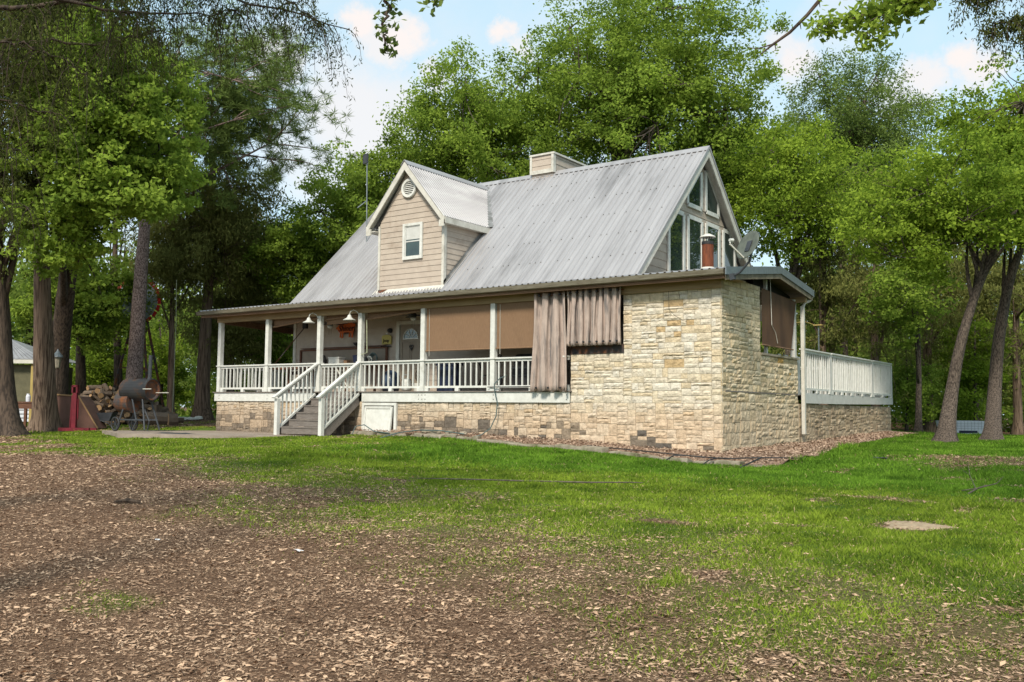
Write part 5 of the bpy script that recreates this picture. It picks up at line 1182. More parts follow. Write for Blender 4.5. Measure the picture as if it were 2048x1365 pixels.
tree('oak_tree', 'yellow green oak just right of the gable peak', px(1585, 46), pt(1600, 330, 46), .33, crown_px(1590, 380, 45, 135, 130, 3.6), leaf='leaf_yel', seed=16, nclump=300, nper=72, cr=.85, leafsz=(.16, .09), nlimb=13, mid=[pt(1575, 640, 46), pt(1590, 520, 46)], limbstart=.35)
tree('oak_tree', 'leafy green oak filling the gap behind the gable windows wall', px(1470, 52), pt(1460, 250, 52), .3, crown_px(1450, 330, 50, 130, 120, 3.5), seed=17, nclump=260, nper=100, cr=.95, leafsz=(.17, .10), nlimb=9, mid=[pt(1470, 560, 52)])
# --- woods right
tree('oak_tree', 'bright yellow green oak leaning right with the nearest pale trunk beside the deck', (2.89, 9.86, 0), pt(2030, 420, 33), .225, crown_px(1900, 430, 33, 190, 130, 3.2), cond=lambda C: ~((uv(C)[0] > 1885) & (uv(C)[1] > 480)), leaf='leaf_yel', seed=21, nclump=400, nper=72, cr=.6, leafsz=(.12, .08), nlimb=14, mid=[pt(1903, 790, 32.5), pt(1920, 690, 32.5), pt(1950, 590, 32.7), pt(1985, 510, 33)], limbstart=.55)
tree('oak_tree', 'dark trunked oak at the right edge, leaning right behind the nearest one', (3.91, 11.6, 0), pt(2075, 380, 35), .235, crown_px(2035, 430, 36, 90, 90, 3.0), cond=lambda C: uv(C)[1] < 480, leaf='leaf_oak', seed=22, nclump=190, nper=75, cr=.7, leafsz=(.13, .08), nlimb=10, mid=[pt(1990, 780, 35), pt(1997, 680, 35), pt(2016, 568, 35), pt(2040, 500, 35)], limbstart=.5)
tree('oak_tree', 'darker green oak crown reaching into the sky at the right edge', px(2110, 40), pt(2050, 170, 40), .3, crown_px(2000, 275, 39, 125, 110, 2.6), leaf='leaf_yel', seed=23, nclump=200, nper=66, cr=.65, leafsz=(.14, .085), nlimb=12, mid=[pt(2090, 500, 40), pt(2040, 320, 40)], limbstart=.35)
tree('oak_tree', 'young bright oak hanging over the far end of the deck railing', px(1835, 44), pt(1830, 500, 44), .13, crown_px(1815, 590, 42, 75, 90, 2.2), seed=24, nclump=64, nper=80, cr=.7, leafsz=(.14, .09), nlimb=8, mid=[pt(1838, 700, 44)], limbstart=.3)
tree('oak_tree', 'low bright sapling between the deck end and the dark cedar trunk', px(1812, 47), pt(1812, 700, 47), .07, crown_px(1815, 780, 47, 55, 60, 1.8), seed=25, nclump=70, nper=80, cr=.65, leafsz=(.14, .09), nlimb=6)
tree('oak_tree', 'low bright sapling in the gap between the two leaning trunks', px(1950, 49), pt(1950, 640, 49), .09, crown_px(1945, 740, 49, 50, 90, 1.8), leaf='leaf_yel', seed=26, nclump=80, nper=80, cr=.7, leafsz=(.15, .09), nlimb=6)
tree('oak_tree', 'bright leafy sapling behind the red lift and the pine', px(200, 50), pt(200, 650, 50), .09, crown_px(205, 730, 50, 45, 80, 1.8), leaf='leaf_yel', seed=27, nclump=80, nper=80, cr=.7, leafsz=(.15, .09), nlimb=6)
tree('oak_tree', 'bright leafy sapling right of the pine behind the smoke stack', px(318, 52), pt(318, 640, 52), .09, crown_px(325, 740, 52, 50, 80, 1.8), leaf='leaf_yel', seed=28, nclump=80, nper=80, cr=.7, leafsz=(.15, .09), nlimb=6)
cw = dict(kind='droop', leaf='leaf_cedar', bark='bark_cedar', leafsz=(.20, .055), flat=.45, cat='tree', shell=1.6)
for (u, d, v0, w, sd_s, lab, tr_) in [(1648, 47, 380, 70, 31, 'dark cedar with a slim trunk behind the left part of the deck railing', .20), (1752, 45, 380, 90, 32, 'dark cedar with drooping limbs behind the right end of the deck railing', .22), (1856, 49, 420, 80, 33, 'straight reddish cedar trunk between the deck and the leaning oaks', .27),
        (1952, 52, 430, 70, 34, 'thin dark cedar between the two leaning oaks', .15), (2035, 50, 400, 90, 35, 'dark cedar at the right edge behind the leaning oaks', .2)]:
    tree('cedar_tree', lab, px(u, d), pt(u+6, v0, d), tr_, crown_px(u, 575, d, w, 190, 2.4), seed=sd_s, nclump=95, nper=130, cr=.95, nlimb=16, limbstart=.3, mid=[pt(u-4, 640, d)], **cw)
for (x, y, lab) in ((16, 6, 'green oak standing out in the yard right of the house'), (20, 17, 'second green oak further back in the yard at right')):
    src = bpy.data.objects['oak_tree.006']; dup(src, (x, y, float(gz(x, y))-.05), lab, rz=1.3*x)
# --- woods left
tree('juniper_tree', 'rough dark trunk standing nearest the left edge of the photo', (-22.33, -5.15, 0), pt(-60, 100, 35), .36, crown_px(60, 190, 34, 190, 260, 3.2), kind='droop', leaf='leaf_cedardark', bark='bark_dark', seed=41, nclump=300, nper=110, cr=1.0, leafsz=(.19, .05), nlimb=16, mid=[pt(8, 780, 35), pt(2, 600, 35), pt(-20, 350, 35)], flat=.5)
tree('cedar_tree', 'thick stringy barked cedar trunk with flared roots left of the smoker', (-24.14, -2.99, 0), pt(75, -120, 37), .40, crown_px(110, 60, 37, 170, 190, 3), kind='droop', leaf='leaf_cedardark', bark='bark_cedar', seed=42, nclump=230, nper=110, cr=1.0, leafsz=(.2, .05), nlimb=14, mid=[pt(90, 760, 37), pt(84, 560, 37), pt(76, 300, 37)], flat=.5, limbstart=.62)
tree('oak_tree', 'vivid green broad leaved oak in front of the dark conifers at left', px(112, 43), pt(190, 200, 38), .42, crown_px(215, 320, 33, 150, 240, 3.0), cond=lambda C: ~((uv(C)[0] > 225) & (uv(C)[1] > 430+.5*(uv(C)[0]-225)*0)) & (uv(C)[1] < 600), leaf='leaf_oak', bark='bark_dark', seed=43, nclump=420, nper=85, cr=.62, leafsz=(.17, .11), nlimb=15, mid=[pt(118, 700, 42), pt(140, 520, 40), pt(170, 360, 38)], limbstart=.35)
tree('oak_tree', 'low bright green leafy oak between the thick cedar and the pine trunk', px(165, 47), pt(170, 450, 46), .24, crown_px(160, 600, 44, 62, 85, 2.6), leaf='leaf_oak', bark='bark_dark', seed=44, nclump=170, nper=90, cr=.7, leafsz=(.16, .10), nlimb=8, mid=[pt(160, 650, 46)])
tree('pine_tree', 'tall straight pine with scaly pinkish bark behind the barrel smoker', px(262, 43), pt(310, 80, 43), .37, crown_px(470, 210, 42, 165, 170, 3.6), kind='tuft', leaf='leaf_pine', bark='bark_pine', seed=45, nclump=360, nper=150, cr=.75, leafsz=(.34, .026), nlimb=22, mid=[pt(272, 700, 43), pt(282, 540, 43), pt(295, 400, 43)], flat=.7, limbstart=.68, lobes=.5)
tree('dead_cedar', 'dark forked trunk just left of the pine', px(238, 48), pt(236, 330, 48), .22, crown_px(250, 380, 48, 60, 90, 2), kind='droop', leaf='leaf_cedardark', bark='bark_dark', seed=46, nclump=60, nper=90, cr=.9, leafsz=(.2, .05), nlimb=7, mid=[pt(236, 700, 48), pt(228, 560, 48)])
tree('cedar_tree', 'tall dark olive cedar with bare trunk left of the porch corner', px(405, 47), pt(425, 300, 47), .33, crown_px(440, 440, 46, 110, 160, 3), seed=47, nclump=230, nper=135, cr=.95, nlimb=18, mid=[pt(412, 640, 47), pt(425, 480, 47)], limbstart=.4, **cw)
tree('cedar_tree', 'olive cedar filling the space above the porch roof at left', px(520, 52), pt(510, 410, 52), .24, crown_px(500, 540, 50, 75, 115, 3), seed=48, nclump=170, nper=135, cr=.95, nlimb=16, mid=[pt(520, 600, 52)], limbstart=.3, **cw)
tree('cedar_tree', 'slim cedar trunk beside the hanging rope', px(342, 46), pt(345, 420, 46), .16, crown_px(345, 510, 46, 60, 130, 2), seed=49, nclump=150, nper=125, cr=.85, nlimb=12, mid=[pt(344, 640, 46)], limbstart=.4, **cw)
tree('cedar_tree', 'dark cedar seen through the open left end of the porch', px(462, 49), pt(462, 520, 49), .22, crown_px(470, 660, 49, 60, 90, 2.5), seed=50, nclump=150, nper=120, cr=.9, nlimb=10, mid=[pt(462, 700, 49)], limbstart=.3, **cw)
tree('shrub_oak', 'small bright oak seen between the porch posts at the far corner', px(568, 50), pt(568, 620, 50), .12, crown_px(565, 700, 50, 42, 75, 1.8), leaf='leaf_oak', bark='bark_dark', seed=51, nclump=80, nper=90, cr=.7, leafsz=(.16, .10), nlimb=6)

# --- the wood beyond: one mass
def woodland():
    rs = np.random.RandomState(77); C = []; kinds = []; b = MB()
    for i in range(150):
        u = rs.uniform(-500, 2550); d = rs.uniform(56, 100); base = at(u, 800, d); g = float(gz(base[0], base[1]))
        lowz = 560 < u < 860
        h = rs.uniform(9, 14)*(.8 if lowz else 1.0); r = rs.uniform(2.2, 3.6); tr_ = rs.uniform(.12, .28)
        b.tube([(base[0], base[1], g-.2), (base[0]+rs.randn()*.3, base[1], g+h*.45), (base[0]+rs.randn()*.5, base[1], g+h*.85)], [tr_, tr_*.8, tr_*.4], 6)
        n = int(48*r/3); dd = unit(rs.randn(n, 3)); c = np.array([base[0], base[1], g+h*.55])+dd*(rs.rand(n, 1)**.5)*np.array([r, r, h*.47]); C.append(c); kinds.append(np.full(n, rs.rand()))
    # understory
    for i in range(120):
        u = rs.uniform(-400, 2500); d = rs.uniform(52, 78); base = at(u, 800, d); g = float(gz(base[0], base[1])); n = 16; r = rs.uniform(1.2, 2.4)
        c = np.array([base[0], base[1], g+rs.uniform(.8, 2.2)])+unit(rs.randn(n, 3))*(rs.rand(n, 1)**.5)*np.array([r, r, r*.7]); C.append(c); kinds.append(np.full(n, rs.rand()))
    C = np.concatenate(C); K = np.concatenate(kinds)
    V, tn = spray_leaves(C, 46, np.full(len(C), 1.15), .65, .34, .19, 'broad', rs, tintbase=np.clip(K*.8+rs.rand(len(K))*.3, 0, 1), nsub=6, subr=.34)
    o = np_obj('woodland', V, 4, ['leaf_wood'], tint=tn); tag(o, 'dense mixed green wood closing the view far behind the house', 'woodland', kind='stuff')
    o2 = b.build('woodland_trunks', 'bark_dark'); o2.name = 'woodland'; tag(o2, 'many thin dark trunks of the wood far behind the house', 'woodland', kind='stuff')
woodland()

# --- overhanging branches of trees that stand just outside the picture
def hang_tree(name, label, base, pts, tr_, limbs, leaf, bark, mode, seed, leafsz, per_m, nper, cr, droop=0.6, strands=True, twig=.006, density=1.0):
    rs = np.random.RandomState(seed); base = (base[0], base[1], float(gz(base[0], base[1])-.05)); t = thing(name, base, label, 'tree')
    tp = np.array(pts[-1], float); tp[2] = max(tp[2], 6.5); pts = pts[:-1]+[tuple(tp), (tp[0]+.3, tp[1]-.3, tp[2]+4.5)]
    b, P, R = trunk_mesh('trunk', [base]+pts, np.linspace(tr_, tr_*.3, len(pts)+1), bark, t, rs); C = []
    uc = np.array([tp[0]+.2, tp[1]-.2, tp[2]+3.6])+unit(rs.randn(60, 3))*(rs.rand(60, 1)**.5)*np.array([1.5, 1.5, 2.4])
    for c in uc[:24]: b.tube([tuple(P[int(len(P)*.8)]), tuple((P[int(len(P)*.8)]+c)/2+rs.randn(3)*.1), tuple(c)], [.05, .03, .008], 5, cap=False)
    UV, ut = spray_leaves(uc, 90, .75, .6, .14, .07, 'broad' if mode == 'broad' else 'droop', rs)
    for L in limbs:
        L = np.array([np.array(p, float) for p in L]); T = np.linspace(0, len(L)-1, 24); Q = np.stack([np.interp(T, np.arange(len(L)), L[:, i]) for i in range(3)], -1)
        for _ in range(3): Q[1:-1] = (Q[:-2]+2*Q[1:-1]+Q[2:])/4
        Q[1:-1] += rs.randn(22, 3)*.02
        ln = np.linalg.norm(np.diff(Q, axis=0), axis=1).sum(); b.tube([tuple(v) for v in Q], list(np.linspace(max(.012, .012*ln*.6), .005, 24)), 6)
        n = int(ln*per_m*density)
        for k in range(n):
            s = (.12+.88*rs.rand())*23; i = min(22, int(s)); p0 = Q[i]+(Q[i+1]-Q[i])*(s-i)
            if strands:
                dl = droop*(.35+.9*rs.rand()); side = unit(rs.randn(3)*np.array([1, 1, .3]))*dl*.55
                p2 = p0+side+np.array([0, 0, -dl]); q = bez(p0, p0+side*.8, p2, 6); b.tube([tuple(v) for v in q], [twig, twig*.8, twig*.7, twig*.6, twig*.5, .0015], 3, cap=False)
                m_ = max(3, int(dl*9)); tt = np.linspace(.25, 1, m_); 
                for a in tt: j = min(4, int(a*5)); C.append(q[j]+(q[min(5, j+1)]-q[j])*(a*5-j))
            else:
                dl = droop*(.4+.8*rs.rand()); v = unit(rs.randn(3)*np.array([1, 1, .5])+np.array([0, 0, -.35]))*dl; b.tube([tuple(p0), tuple(p0+v*.5+rs.randn(3)*.02), tuple(p0+v)], [twig, twig*.7, .002], 3, cap=False)
                for a in (.4, .6, .8, 1.0): C.append(p0+v*a)
    b.build('trunk', bark, t, smooth=True); C = np.array(C)
    V, tn = spray_leaves(C, nper, cr, .9, leafsz[0], leafsz[1], mode, rs, nsub=3, subr=.5); V = np.concatenate([V, UV]); tn = np.concatenate([tn, ut]); np_obj('crown', V, 4, [leaf], parent=t, tint=tn); return t
NL = 10.5
hang_tree('juniper_tree', 'dark juniper whose drooping twiggy branches hang across the top left', px(-560, 12), [pt(-540, 300, 12), pt(-500, -150, 12)], .3,
    [[pt(-500, 0, 11.5), pt(-200, 20, 11), pt(100, 10, 10.5), pt(420, -20, 10), pt(700, 60, 10)], [pt(-500, 60, 11), pt(-150, 160, 10.5), pt(120, 230, 10)], [pt(-450, -100, 11), pt(0, -90, 11), pt(350, -60, 11), pt(640, -20, 11)], [pt(-480, 60, 11), pt(-100, 80, 11), pt(180, 90, 11), pt(330, 60, 11)],
     [pt(-480, 150, 12), pt(-200, 330, 12), pt(60, 420, 12)], [pt(-500, -60, 10), pt(0, -30, 10), pt(250, 30, 10), pt(480, 20, 10)], [pt(100, -60, 10), pt(380, -50, 10), pt(560, -10, 10), pt(640, 50, 10)], [pt(-480, 100, 11), pt(-150, 250, 11), pt(40, 300, 11)], [pt(-480, 20, 10), pt(-100, 60, 10), pt(60, 90, 10), pt(180, 150, 10)]],
    'leaf_cedardark', 'bark_dark', 'droop', 61, (.05, .012), 16, 13, .075, droop=.62)
hang_tree('cedar_tree', 'dark cedar with fine foliage hanging into the top right corner', px(2950, 12.5), [pt(2930, 300, 12.5), pt(2900, -150, 12.5)], .28,
    [[pt(2900, -140, 12), pt(2560, -60, 11), pt(2300, -40, 10.5), pt(2060, 30, 10), pt(1960, 60, 10)], [pt(2900, -140, 12), pt(2560, -20, 11), pt(2250, 20, 10.5), pt(2040, 90, 10)], [pt(2900, -140, 12), pt(2560, -80, 11), pt(2250, -60, 10.5), pt(2050, -30, 10), pt(1930, -10, 10)]],
    'leaf_cedardark', 'bark_dark', 'droop', 62, (.045, .014), 30, 14, .07, droop=.22)
hang_tree('elm_tree', 'leafy elm branch reaching into the sky near the top right', px(3000, 9), [pt(2980, 200, 9), pt(2940, -200, 9)], .2,
    [[pt(2940, -420, 9), pt(2450, -330, 8), pt(2100, -120, 8), pt(1860, -5, 8.2), pt(1780, 5, 8.3), pt(1710, 30, 8.4), pt(1650, 50, 8.5)], [pt(2200, -200, 7.6), pt(1880, -40, 8.2), pt(1790, 20, 8.2), pt(1730, 75, 8.3)]],
    'leaf_oak', 'bark_grey', 'broad', 63, (.075, .038), 16, 4, .09, droop=.17, strands=False)
t = thing('bare_branch', pt(1500, 110, 9), 'thin bare branch curving down across the sky at upper right', 'branch')
b = MB(); b.tube([pt(2100, -500, 6.5), pt(1720, -120, 8), pt(1640, 0, 9), pt(1615, 30, 9), pt(1580, 65, 9), pt(1545, 90, 9), pt(1520, 110, 9)], [.03, .024, .019, .017, .015, .012, .005], 7); b.tube([pt(1548, 88, 9), pt(1515, 98, 9), pt(1495, 95, 9)], [.008, .006, .003], 5)
for (u, v) in ((1638, 3), (1550, 90), (1600, 47)): b.tube([pt(u, v, 9), pt(u+2, v+12, 9)], [.006, .003], 4)
b.build('branch_wood', 'bark_dark', t)
hang_tree('oak_tree', 'oak with a small twig of lobed leaves dangling at top centre', px(-700, 7), [pt(-690, 100, 7), pt(-600, -500, 7)], .25,
    [[pt(-600, -600, 7), pt(100, -500, 7), pt(600, -220, 8), pt(770, -20, 8.5), pt(775, 15, 8.5), pt(770, 60, 8.5), pt(767, 90, 8.5)], [pt(600, -260, 8), pt(820, -120, 8.5), pt(860, -20, 8.5), pt(875, 15, 8.5)]],
    'leaf_mid', 'bark_dark', 'broad', 64, (.075, .042), 5, 3, .06, droop=.10, strands=False)

# ------------------------------------------------------------------ yard things
# barrel smoker
sm = thing('barrel_smoker', (-19.0, -2.75, .107), 'rusty black double barrel smoker on wheels standing on the concrete slab', 'smoker', rz=YAW-.5); sm.scale = (.98, .98, 1.10)
def B(): return MB()
b = B(); b.lathe([(.001, -.62), (.26, -.62), (.31, -.60), (.33, -.56)], (0, 0, 1.22), 24, 'x'); b.lathe([(.33, -.56), (.33, .62), (.335, .66), (.31, .68), (.31, .60), (.001, .60)], (0, 0, 1.22), 24, 'x'); b.build('main_barrel', 'blacksteel', sm, smooth=False)
b = B(); b.lathe([(.001, .601), (.25, .602), (.27, .64), (.30, .66)], (0, 0, 1.22), 24, 'x'); b.build('barrel_end', 'rust2', sm)
b = B(); b.lathe([(.001, -.95), (.20, -.93), (.30, -.85), (.31, -.80), (.31, -.20), (.001, -.20)], (0, 0, .86), 24, 'x'); b.build('firebox', 'rust2', sm)
b = B(); b.tube([(.50, 0, 1.50), (.52, 0, 1.60), (.53, 0, 2.24)], [.075, .06, .06], 12); b.build('smoke_stack', 'steelgrey', sm)
b = B(); b.tube([(.45, .0, 1.47), (.52, .0, 1.5)], .08, 10); b.build('stack_collar', 'blacksteel', sm)
for (x, s) in ((-.35, -1), (.40, -1), (-.35, 1), (.40, 1)):
    b = B(); b.tube([(x, s*.16, .98), (x+(.32 if x > 0 else -.28), s*.30, .05)], .028, 7); b.build('leg', 'steelgrey', sm)
    if x < 0: b = B(); b.tube([(x+.25, s*.16, .98), (x+.62, s*.26, .30), (x+.50, s*.30, .04)], .028, 7); b.build('leg', 'steelgrey', sm)
for s in (-1, 1):
    b = B(); R_ = .21; c = (-.62, s*.36, .21); b.tube([(c[0]+R_*.9*math.cos(a), c[1], c[2]+R_*.9*math.sin(a)) for a in [2*math.pi*k/18 for k in range(19)]], .03, 6, cap=False)
    wh = b.build('wheel', 'black', sm); b = B()
    for k in range(8): a = math.pi*k/4; b.bar(c, (c[0]+.18*math.cos(a), c[1], c[2]+.18*math.sin(a)), .014, .014, up=(0, 1, 0))
    b.build('spokes', 'steelgrey', wh)
b = B(); b.bar((-.60, -.28, .34), (.62, -.28, .34), .03, .04); b.bar((-.60, .28, .34), (.62, .28, .34), .03, .04); b.build('lower_frame', 'steelgrey', sm)
b = B(); b.tube([(.60, -.33, 1.24), (1.0, -.33, 1.24)], .012, 6); b.build('handle', 'trim', sm); B().tube([(.60, .2, 1.14), (1.2, .2, 1.14)], .012, 6).build('handle', 'trim', sm)
b = B(); b.box((-.2, -.1, 1.54), (-.05, -.04, 1.57)); b.box((.3, -.1, 1.54), (.45, -.04, 1.57)); b.build('hinges', 'blacksteel', sm)
# dark tarp on the slab
simple('ground_cloth', 'crumpled dark cloth lying on the slab right of the smoker', 'cloth', 'steelgrey', lambda b: b.add([(-16.9+.14*i, -3.6+.12*j+.02*i, .109+.03*random.Random(i*7+j).random()*(0 < i < 9)*(0 < j < 4)) for j in range(5) for i in range(10)], [(j*10+i, j*10+i+1, j*10+i+11, j*10+i+10) for j in range(4) for i in range(9)]))
# woodpile: every log a thing
def log_mesh(l, rad, seed, split):
    rs = random.Random(seed); b = MB(); n = 9; prof = []
    for j in range(n):
        a = 2*math.pi*j/n; rr_ = rad*rs.uniform(.88, 1.1)
        if split and math.sin(a) < -.1: rr_ *= .25+.1*abs(math.cos(a))
        prof.append((rr_*math.cos(a), rr_*math.sin(a)))
    vs = [(-l/2, p, q) for p, q in prof]+[(l/2+rs.uniform(-.02, .02), p*.95, q*.95) for p, q in prof]
    b.m = 1; b.add(vs, [(j, (j+1) % n, (j+1) % n+n, j+n) for j in range(n)]); b.m = 0; b.add(vs, [tuple(range(n-1, -1, -1)), tuple(range(n, 2*n))])
    return b
def woodpile():
    rs = random.Random(12); meshes = []
    for k in range(10):
        o = log_mesh(rs.uniform(.38, .55), rs.uniform(.09, .16), k, k % 2 == 0).build('firewood_log', ['logend', 'logbark']); me = o.data
        a = me.attributes.new('tint', 'FLOAT', 'FACE'); a.data.foreach_set('value', [rs.random() for _ in me.polygons]); meshes.append(o)
    cen = at(235, 845, 41); ax = np.array([math.cos(YAW), math.sin(YAW)]); first = set()
    cnt = 0
    prof = lambda s: 1.5*math.exp(-((s+.75)/1.2)**2)+.95*math.exp(-((s-1.0)/1.0)**2)
    lay = 0; z = 0
    while lay < 9:
        s = -2.6
        while s < 2.6:
            for dpt in (-.45, 0):
                if prof(s)-abs(dpt)*.4 > z+.08:
                    k = rs.randrange(10); src = meshes[k]
                    o = src if k not in first else src.copy()
                    if k in first: COL.objects.link(o)
                    first.add(k)
                    x, y = cen[0]+ax[0]*(s+rs.uniform(-.08, .08))-ax[1]*dpt, cen[1]+ax[1]*s+ax[0]*dpt
                    o.location = (x, y, float(gz(x, y))+z+.12); o.rotation_euler = (rs.uniform(0, 6), rs.uniform(-.7, .7), rs.uniform(0, 6.28)); cnt += 1
                    hgt = 'top' if z > prof(s)-.35 else ('foot' if z < .2 else 'middle'); side = 'left' if s < -1.2 else ('centre' if s < .4 else 'right')
                    tag(o, f'{"thin" if k in (1, 4, 7) else "stout"} {"split" if k % 2 == 0 else "round"} firewood log lying in the {hgt} of the woodpile at its {side}', 'log', 'split logs heaped behind the smoker')
            s += .23
        z += .19; lay += 1
    return cnt
woodpile()
def biglog(u, v, d, l, rad, rz, lab, up=False, seed=1):
    p = at(u, v, d); g = float(gz(p[0], p[1])); b = log_mesh(l, rad, seed, False); b.v = [(x, y*1.0, z) for x, y, z in b.v]; o = b.build('felled_log', ['logend', 'logbark']); me = o.data
    a = me.attributes.new('tint', 'FLOAT', 'FACE'); a.data.foreach_set('value', [random.Random(i).random() for i in range(len(me.polygons))])
    o.location = (p[0], p[1], g+(l/2 if up else rad*.85)); o.rotation_euler = (0, math.pi/2 if up else 0, rz); tag(o, lab, 'log')
biglog(322, 838, 38.5, 1.1, .28, YAW-.25, 'big round log lying at the right end of the woodpile', seed=3)
biglog(346, 842, 38, .35, .26, YAW+.5, 'short pale cut log at the far right of the woodpile', seed=4)
biglog(312, 815, 40, .75, .22, 0, 'grey upright stump behind the big round log', up=True, seed=5)
# white rocks beyond
rs_ = random.Random(2)
for k in range(8):
    u = 355+6*k; p = at(u, 838, 45+rs_.uniform(-1, 1)); s = rs_.uniform(.12, .2)
    def f(b, p=p, s=s): b.lathe([(.001, -s*.4), (s, -.1*s), (s*.8, s*.5), (.001, s*.6)], (p[0], p[1], float(gz(p[0], p[1]))+s*.5), 7)
    o = simple('white_rock', 'pale rock in the small heap left of the cedar by the porch', 'rock', 'tank', f); o['group'] = 'pale rocks heaped left of the porch'
# red steel lift
q = at(148, 850, 36.5); rl = thing('red_lift_stand', (q[0], q[1], float(gz(q[0], q[1]))), 'maroon steel lift stand with upright mast in front of the woodpile', 'lift', rz=YAW); rl.scale = (.85, .85, .88)
b = B(); b.box((-.09, -.08, .1), (.09, .08, 1.55)); b.build('mast', 'redpaint', rl); b = B(); b.box((-.12, -.1, 1.55), (-.06, .1, 1.85)); b.box((.06, -.1, 1.55), (.12, .1, 1.85)); b.box((-.12, -.1, 1.78), (.12, .1, 1.86)); b.build('mast_head', 'redpaint', rl)
b = B(); b.bar((-.5, -.25, .1), (.75, -.25, .1), .12, .13); b.bar((-.4, .45, .1), (.75, .45, .1), .1, .1); b.box((-.08, -.3, .04), (.08, .5, .16)); b.build('base_rail', 'redpaint', rl)
b = B(); b.tube([(-.16, .0, .15), (-.12, 0, 1.45)], .035, 7); b.tube([(.14, .0, .5), (.13, 0, 1.3)], .03, 7); b.build('cylinder', 'redpaint', rl)
for x in (.6, -.4): b = B(); b.lathe([(.001, -.03), (.07, -.03), (.07, .03), (.001, .03)], (x, -.28, .02+.05), 12, 'y'); b.build('caster', 'black', rl)
q = at(122, 850, 38); bt = thing('tipped_trailer', (q[0], q[1], float(gz(q[0], q[1]))), 'dusty brown sheet metal trailer box behind the thick cedar', 'trailer', rz=YAW)
b = B(); b.prism([(-.9, 0, .1), (1.3, 0, .1), (.85, 0, .95), (.6, 0, 1.25), (-.9, 0, 1.35)], (0, .9, 0)); b.build('box', 'brownpaint', bt); b = B(); b.bar((-.9, -.02, 1.36), (.62, -.02, 1.27), .05, .05); b.bar((.6, -.02, 1.27), (1.35, -.02, .1), .04, .04); b.build('rim', 'logend', bt)
q = at(210, 850, 38.2); tb = thing('wheelbarrow_frame', (q[0], q[1], float(gz(q[0], q[1]))), 'grey wheelbarrow tray and frame in front of the woodpile', 'wheelbarrow', rz=YAW)
b = B(); b.prism([(-.3, -.2, .6), (.35, -.2, .62), (.22, -.2, .3), (-.15, -.2, .28)], (0, .5, 0)); b.build('tray', 'steelgrey', tb); b = B(); b.tube([(-.5, -.2, .45), (.2, -.2, .22), (.38, -.2, .02)], .02, 6); b.tube([(-.3, -.2, .3), (-.25, -.2, .0)], .02, 6); b.build('frame', 'steelgrey', tb)
# left: shed, picnic table, lamp post
q = at(8, 800, 46); sh = thing('garden_shed', (q[0], q[1], float(gz(q[0], q[1]))), 'small shed with pale ribbed metal roof behind the trunks at the left edge', 'shed', rz=YAW)
b = B(); b.box((-3.2, 0, 0), (1.5, 3, 2.55)); b.build('wall', 'shedwall', sh)
b = B()
for k in range(26): x0 = -3.6+.21*k; b.prism([(x0, -.4, 2.75), (x0+.15, -.4, 2.75), (x0+.15 if x0+.15 < -.7 else max(-.9, -.9+(x0+.15+.7)*.0), 1.5, 3.8), (min(x0, -.9), 1.5, 3.8)], (0, 0, .03))
b.prism([(-3.6, -.38, 2.72), (1.85, -.38, 2.72), (-.7, 1.5, 3.75), (-3.4, 1.5, 3.75)], (0, 0, .03)); b.prism([(1.85, -.38, 2.72), (1.85, 3.3, 2.72), (-.7, 1.5, 3.75)], (0, 0, .03)); b.build('roof', 'shedroof', sh)
b = B(); b.box((-3.6, -.42, 2.58), (1.87, -.38, 2.74)); b.build('fascia', 'trim', sh)
b = B(); b.box((1.25, -.3, 0), (1.45, -.15, 2.6)); b.build('corner_post', 'yellowwood', sh)
b = B()
for k in range(5): b.box((-.3, -.04, .1+.17*k), (1.2, -.02, .23+.17*k))
b.build('lower_cladding', 'whitebox', sh)
q = at(45, 850, 40); tt = thing('picnic_table', (q[0], q[1], float(gz(q[0], q[1]))), 'brown timber table between the two dark trunks at left', 'table', rz=YAW)
b = B(); b.box((-.9, -.4, 1.0), (.9, .4, 1.05)); b.box((-.85, -.37, .78), (.85, -.33, .998)); b.build('table_top', 'woodbrown', tt)
for x in (-.7, .25):
    for y in (-.3, .3): b = B(); b.box((x-.045, y-.045, 0), (x+.045, y+.045, .78)); b.build('leg', 'woodbrown', tt)
o = simple('white_jar', 'small pale grey jar standing on the brown timber table', 'jar', 'whitebox', lambda b: b.lathe([(.001, 0), (.08, 0), (.085, .2), (.06, .25), (.06, .3), (.001, .3)], (0, 0, 0), 12)); q2 = at(54, 850, 40); o.location = (q2[0], q2[1], tt.location[2]+1.05)
q = at(109, 850, 41); lp = thing('lamp_post', (q[0], q[1], float(gz(q[0], q[1]))), 'weathered lantern on a slim post just right of the thick cedar', 'lamp post')
q0 = ORG[lp.name]
b = MB(); b.tube([(q0[0], q0[1], q0[2]), (q0[0], q0[1], q0[2]+2.3)], .05, 8); b.build('post', 'bark_dark', lp)
b = MB(); b.lathe([(.07, 2.3), (.10, 2.34), (.15, 2.75), (.13, 2.76)], q0, 8); b.build('glass', 'lampglass', lp)
b = MB(); b.lathe([(.001, 3.08), (.02, 3.05), (.05, 2.98), (.20, 2.78), (.21, 2.74), (.001, 2.76)], q0, 12); b.build('cap', 'lampblue', lp)
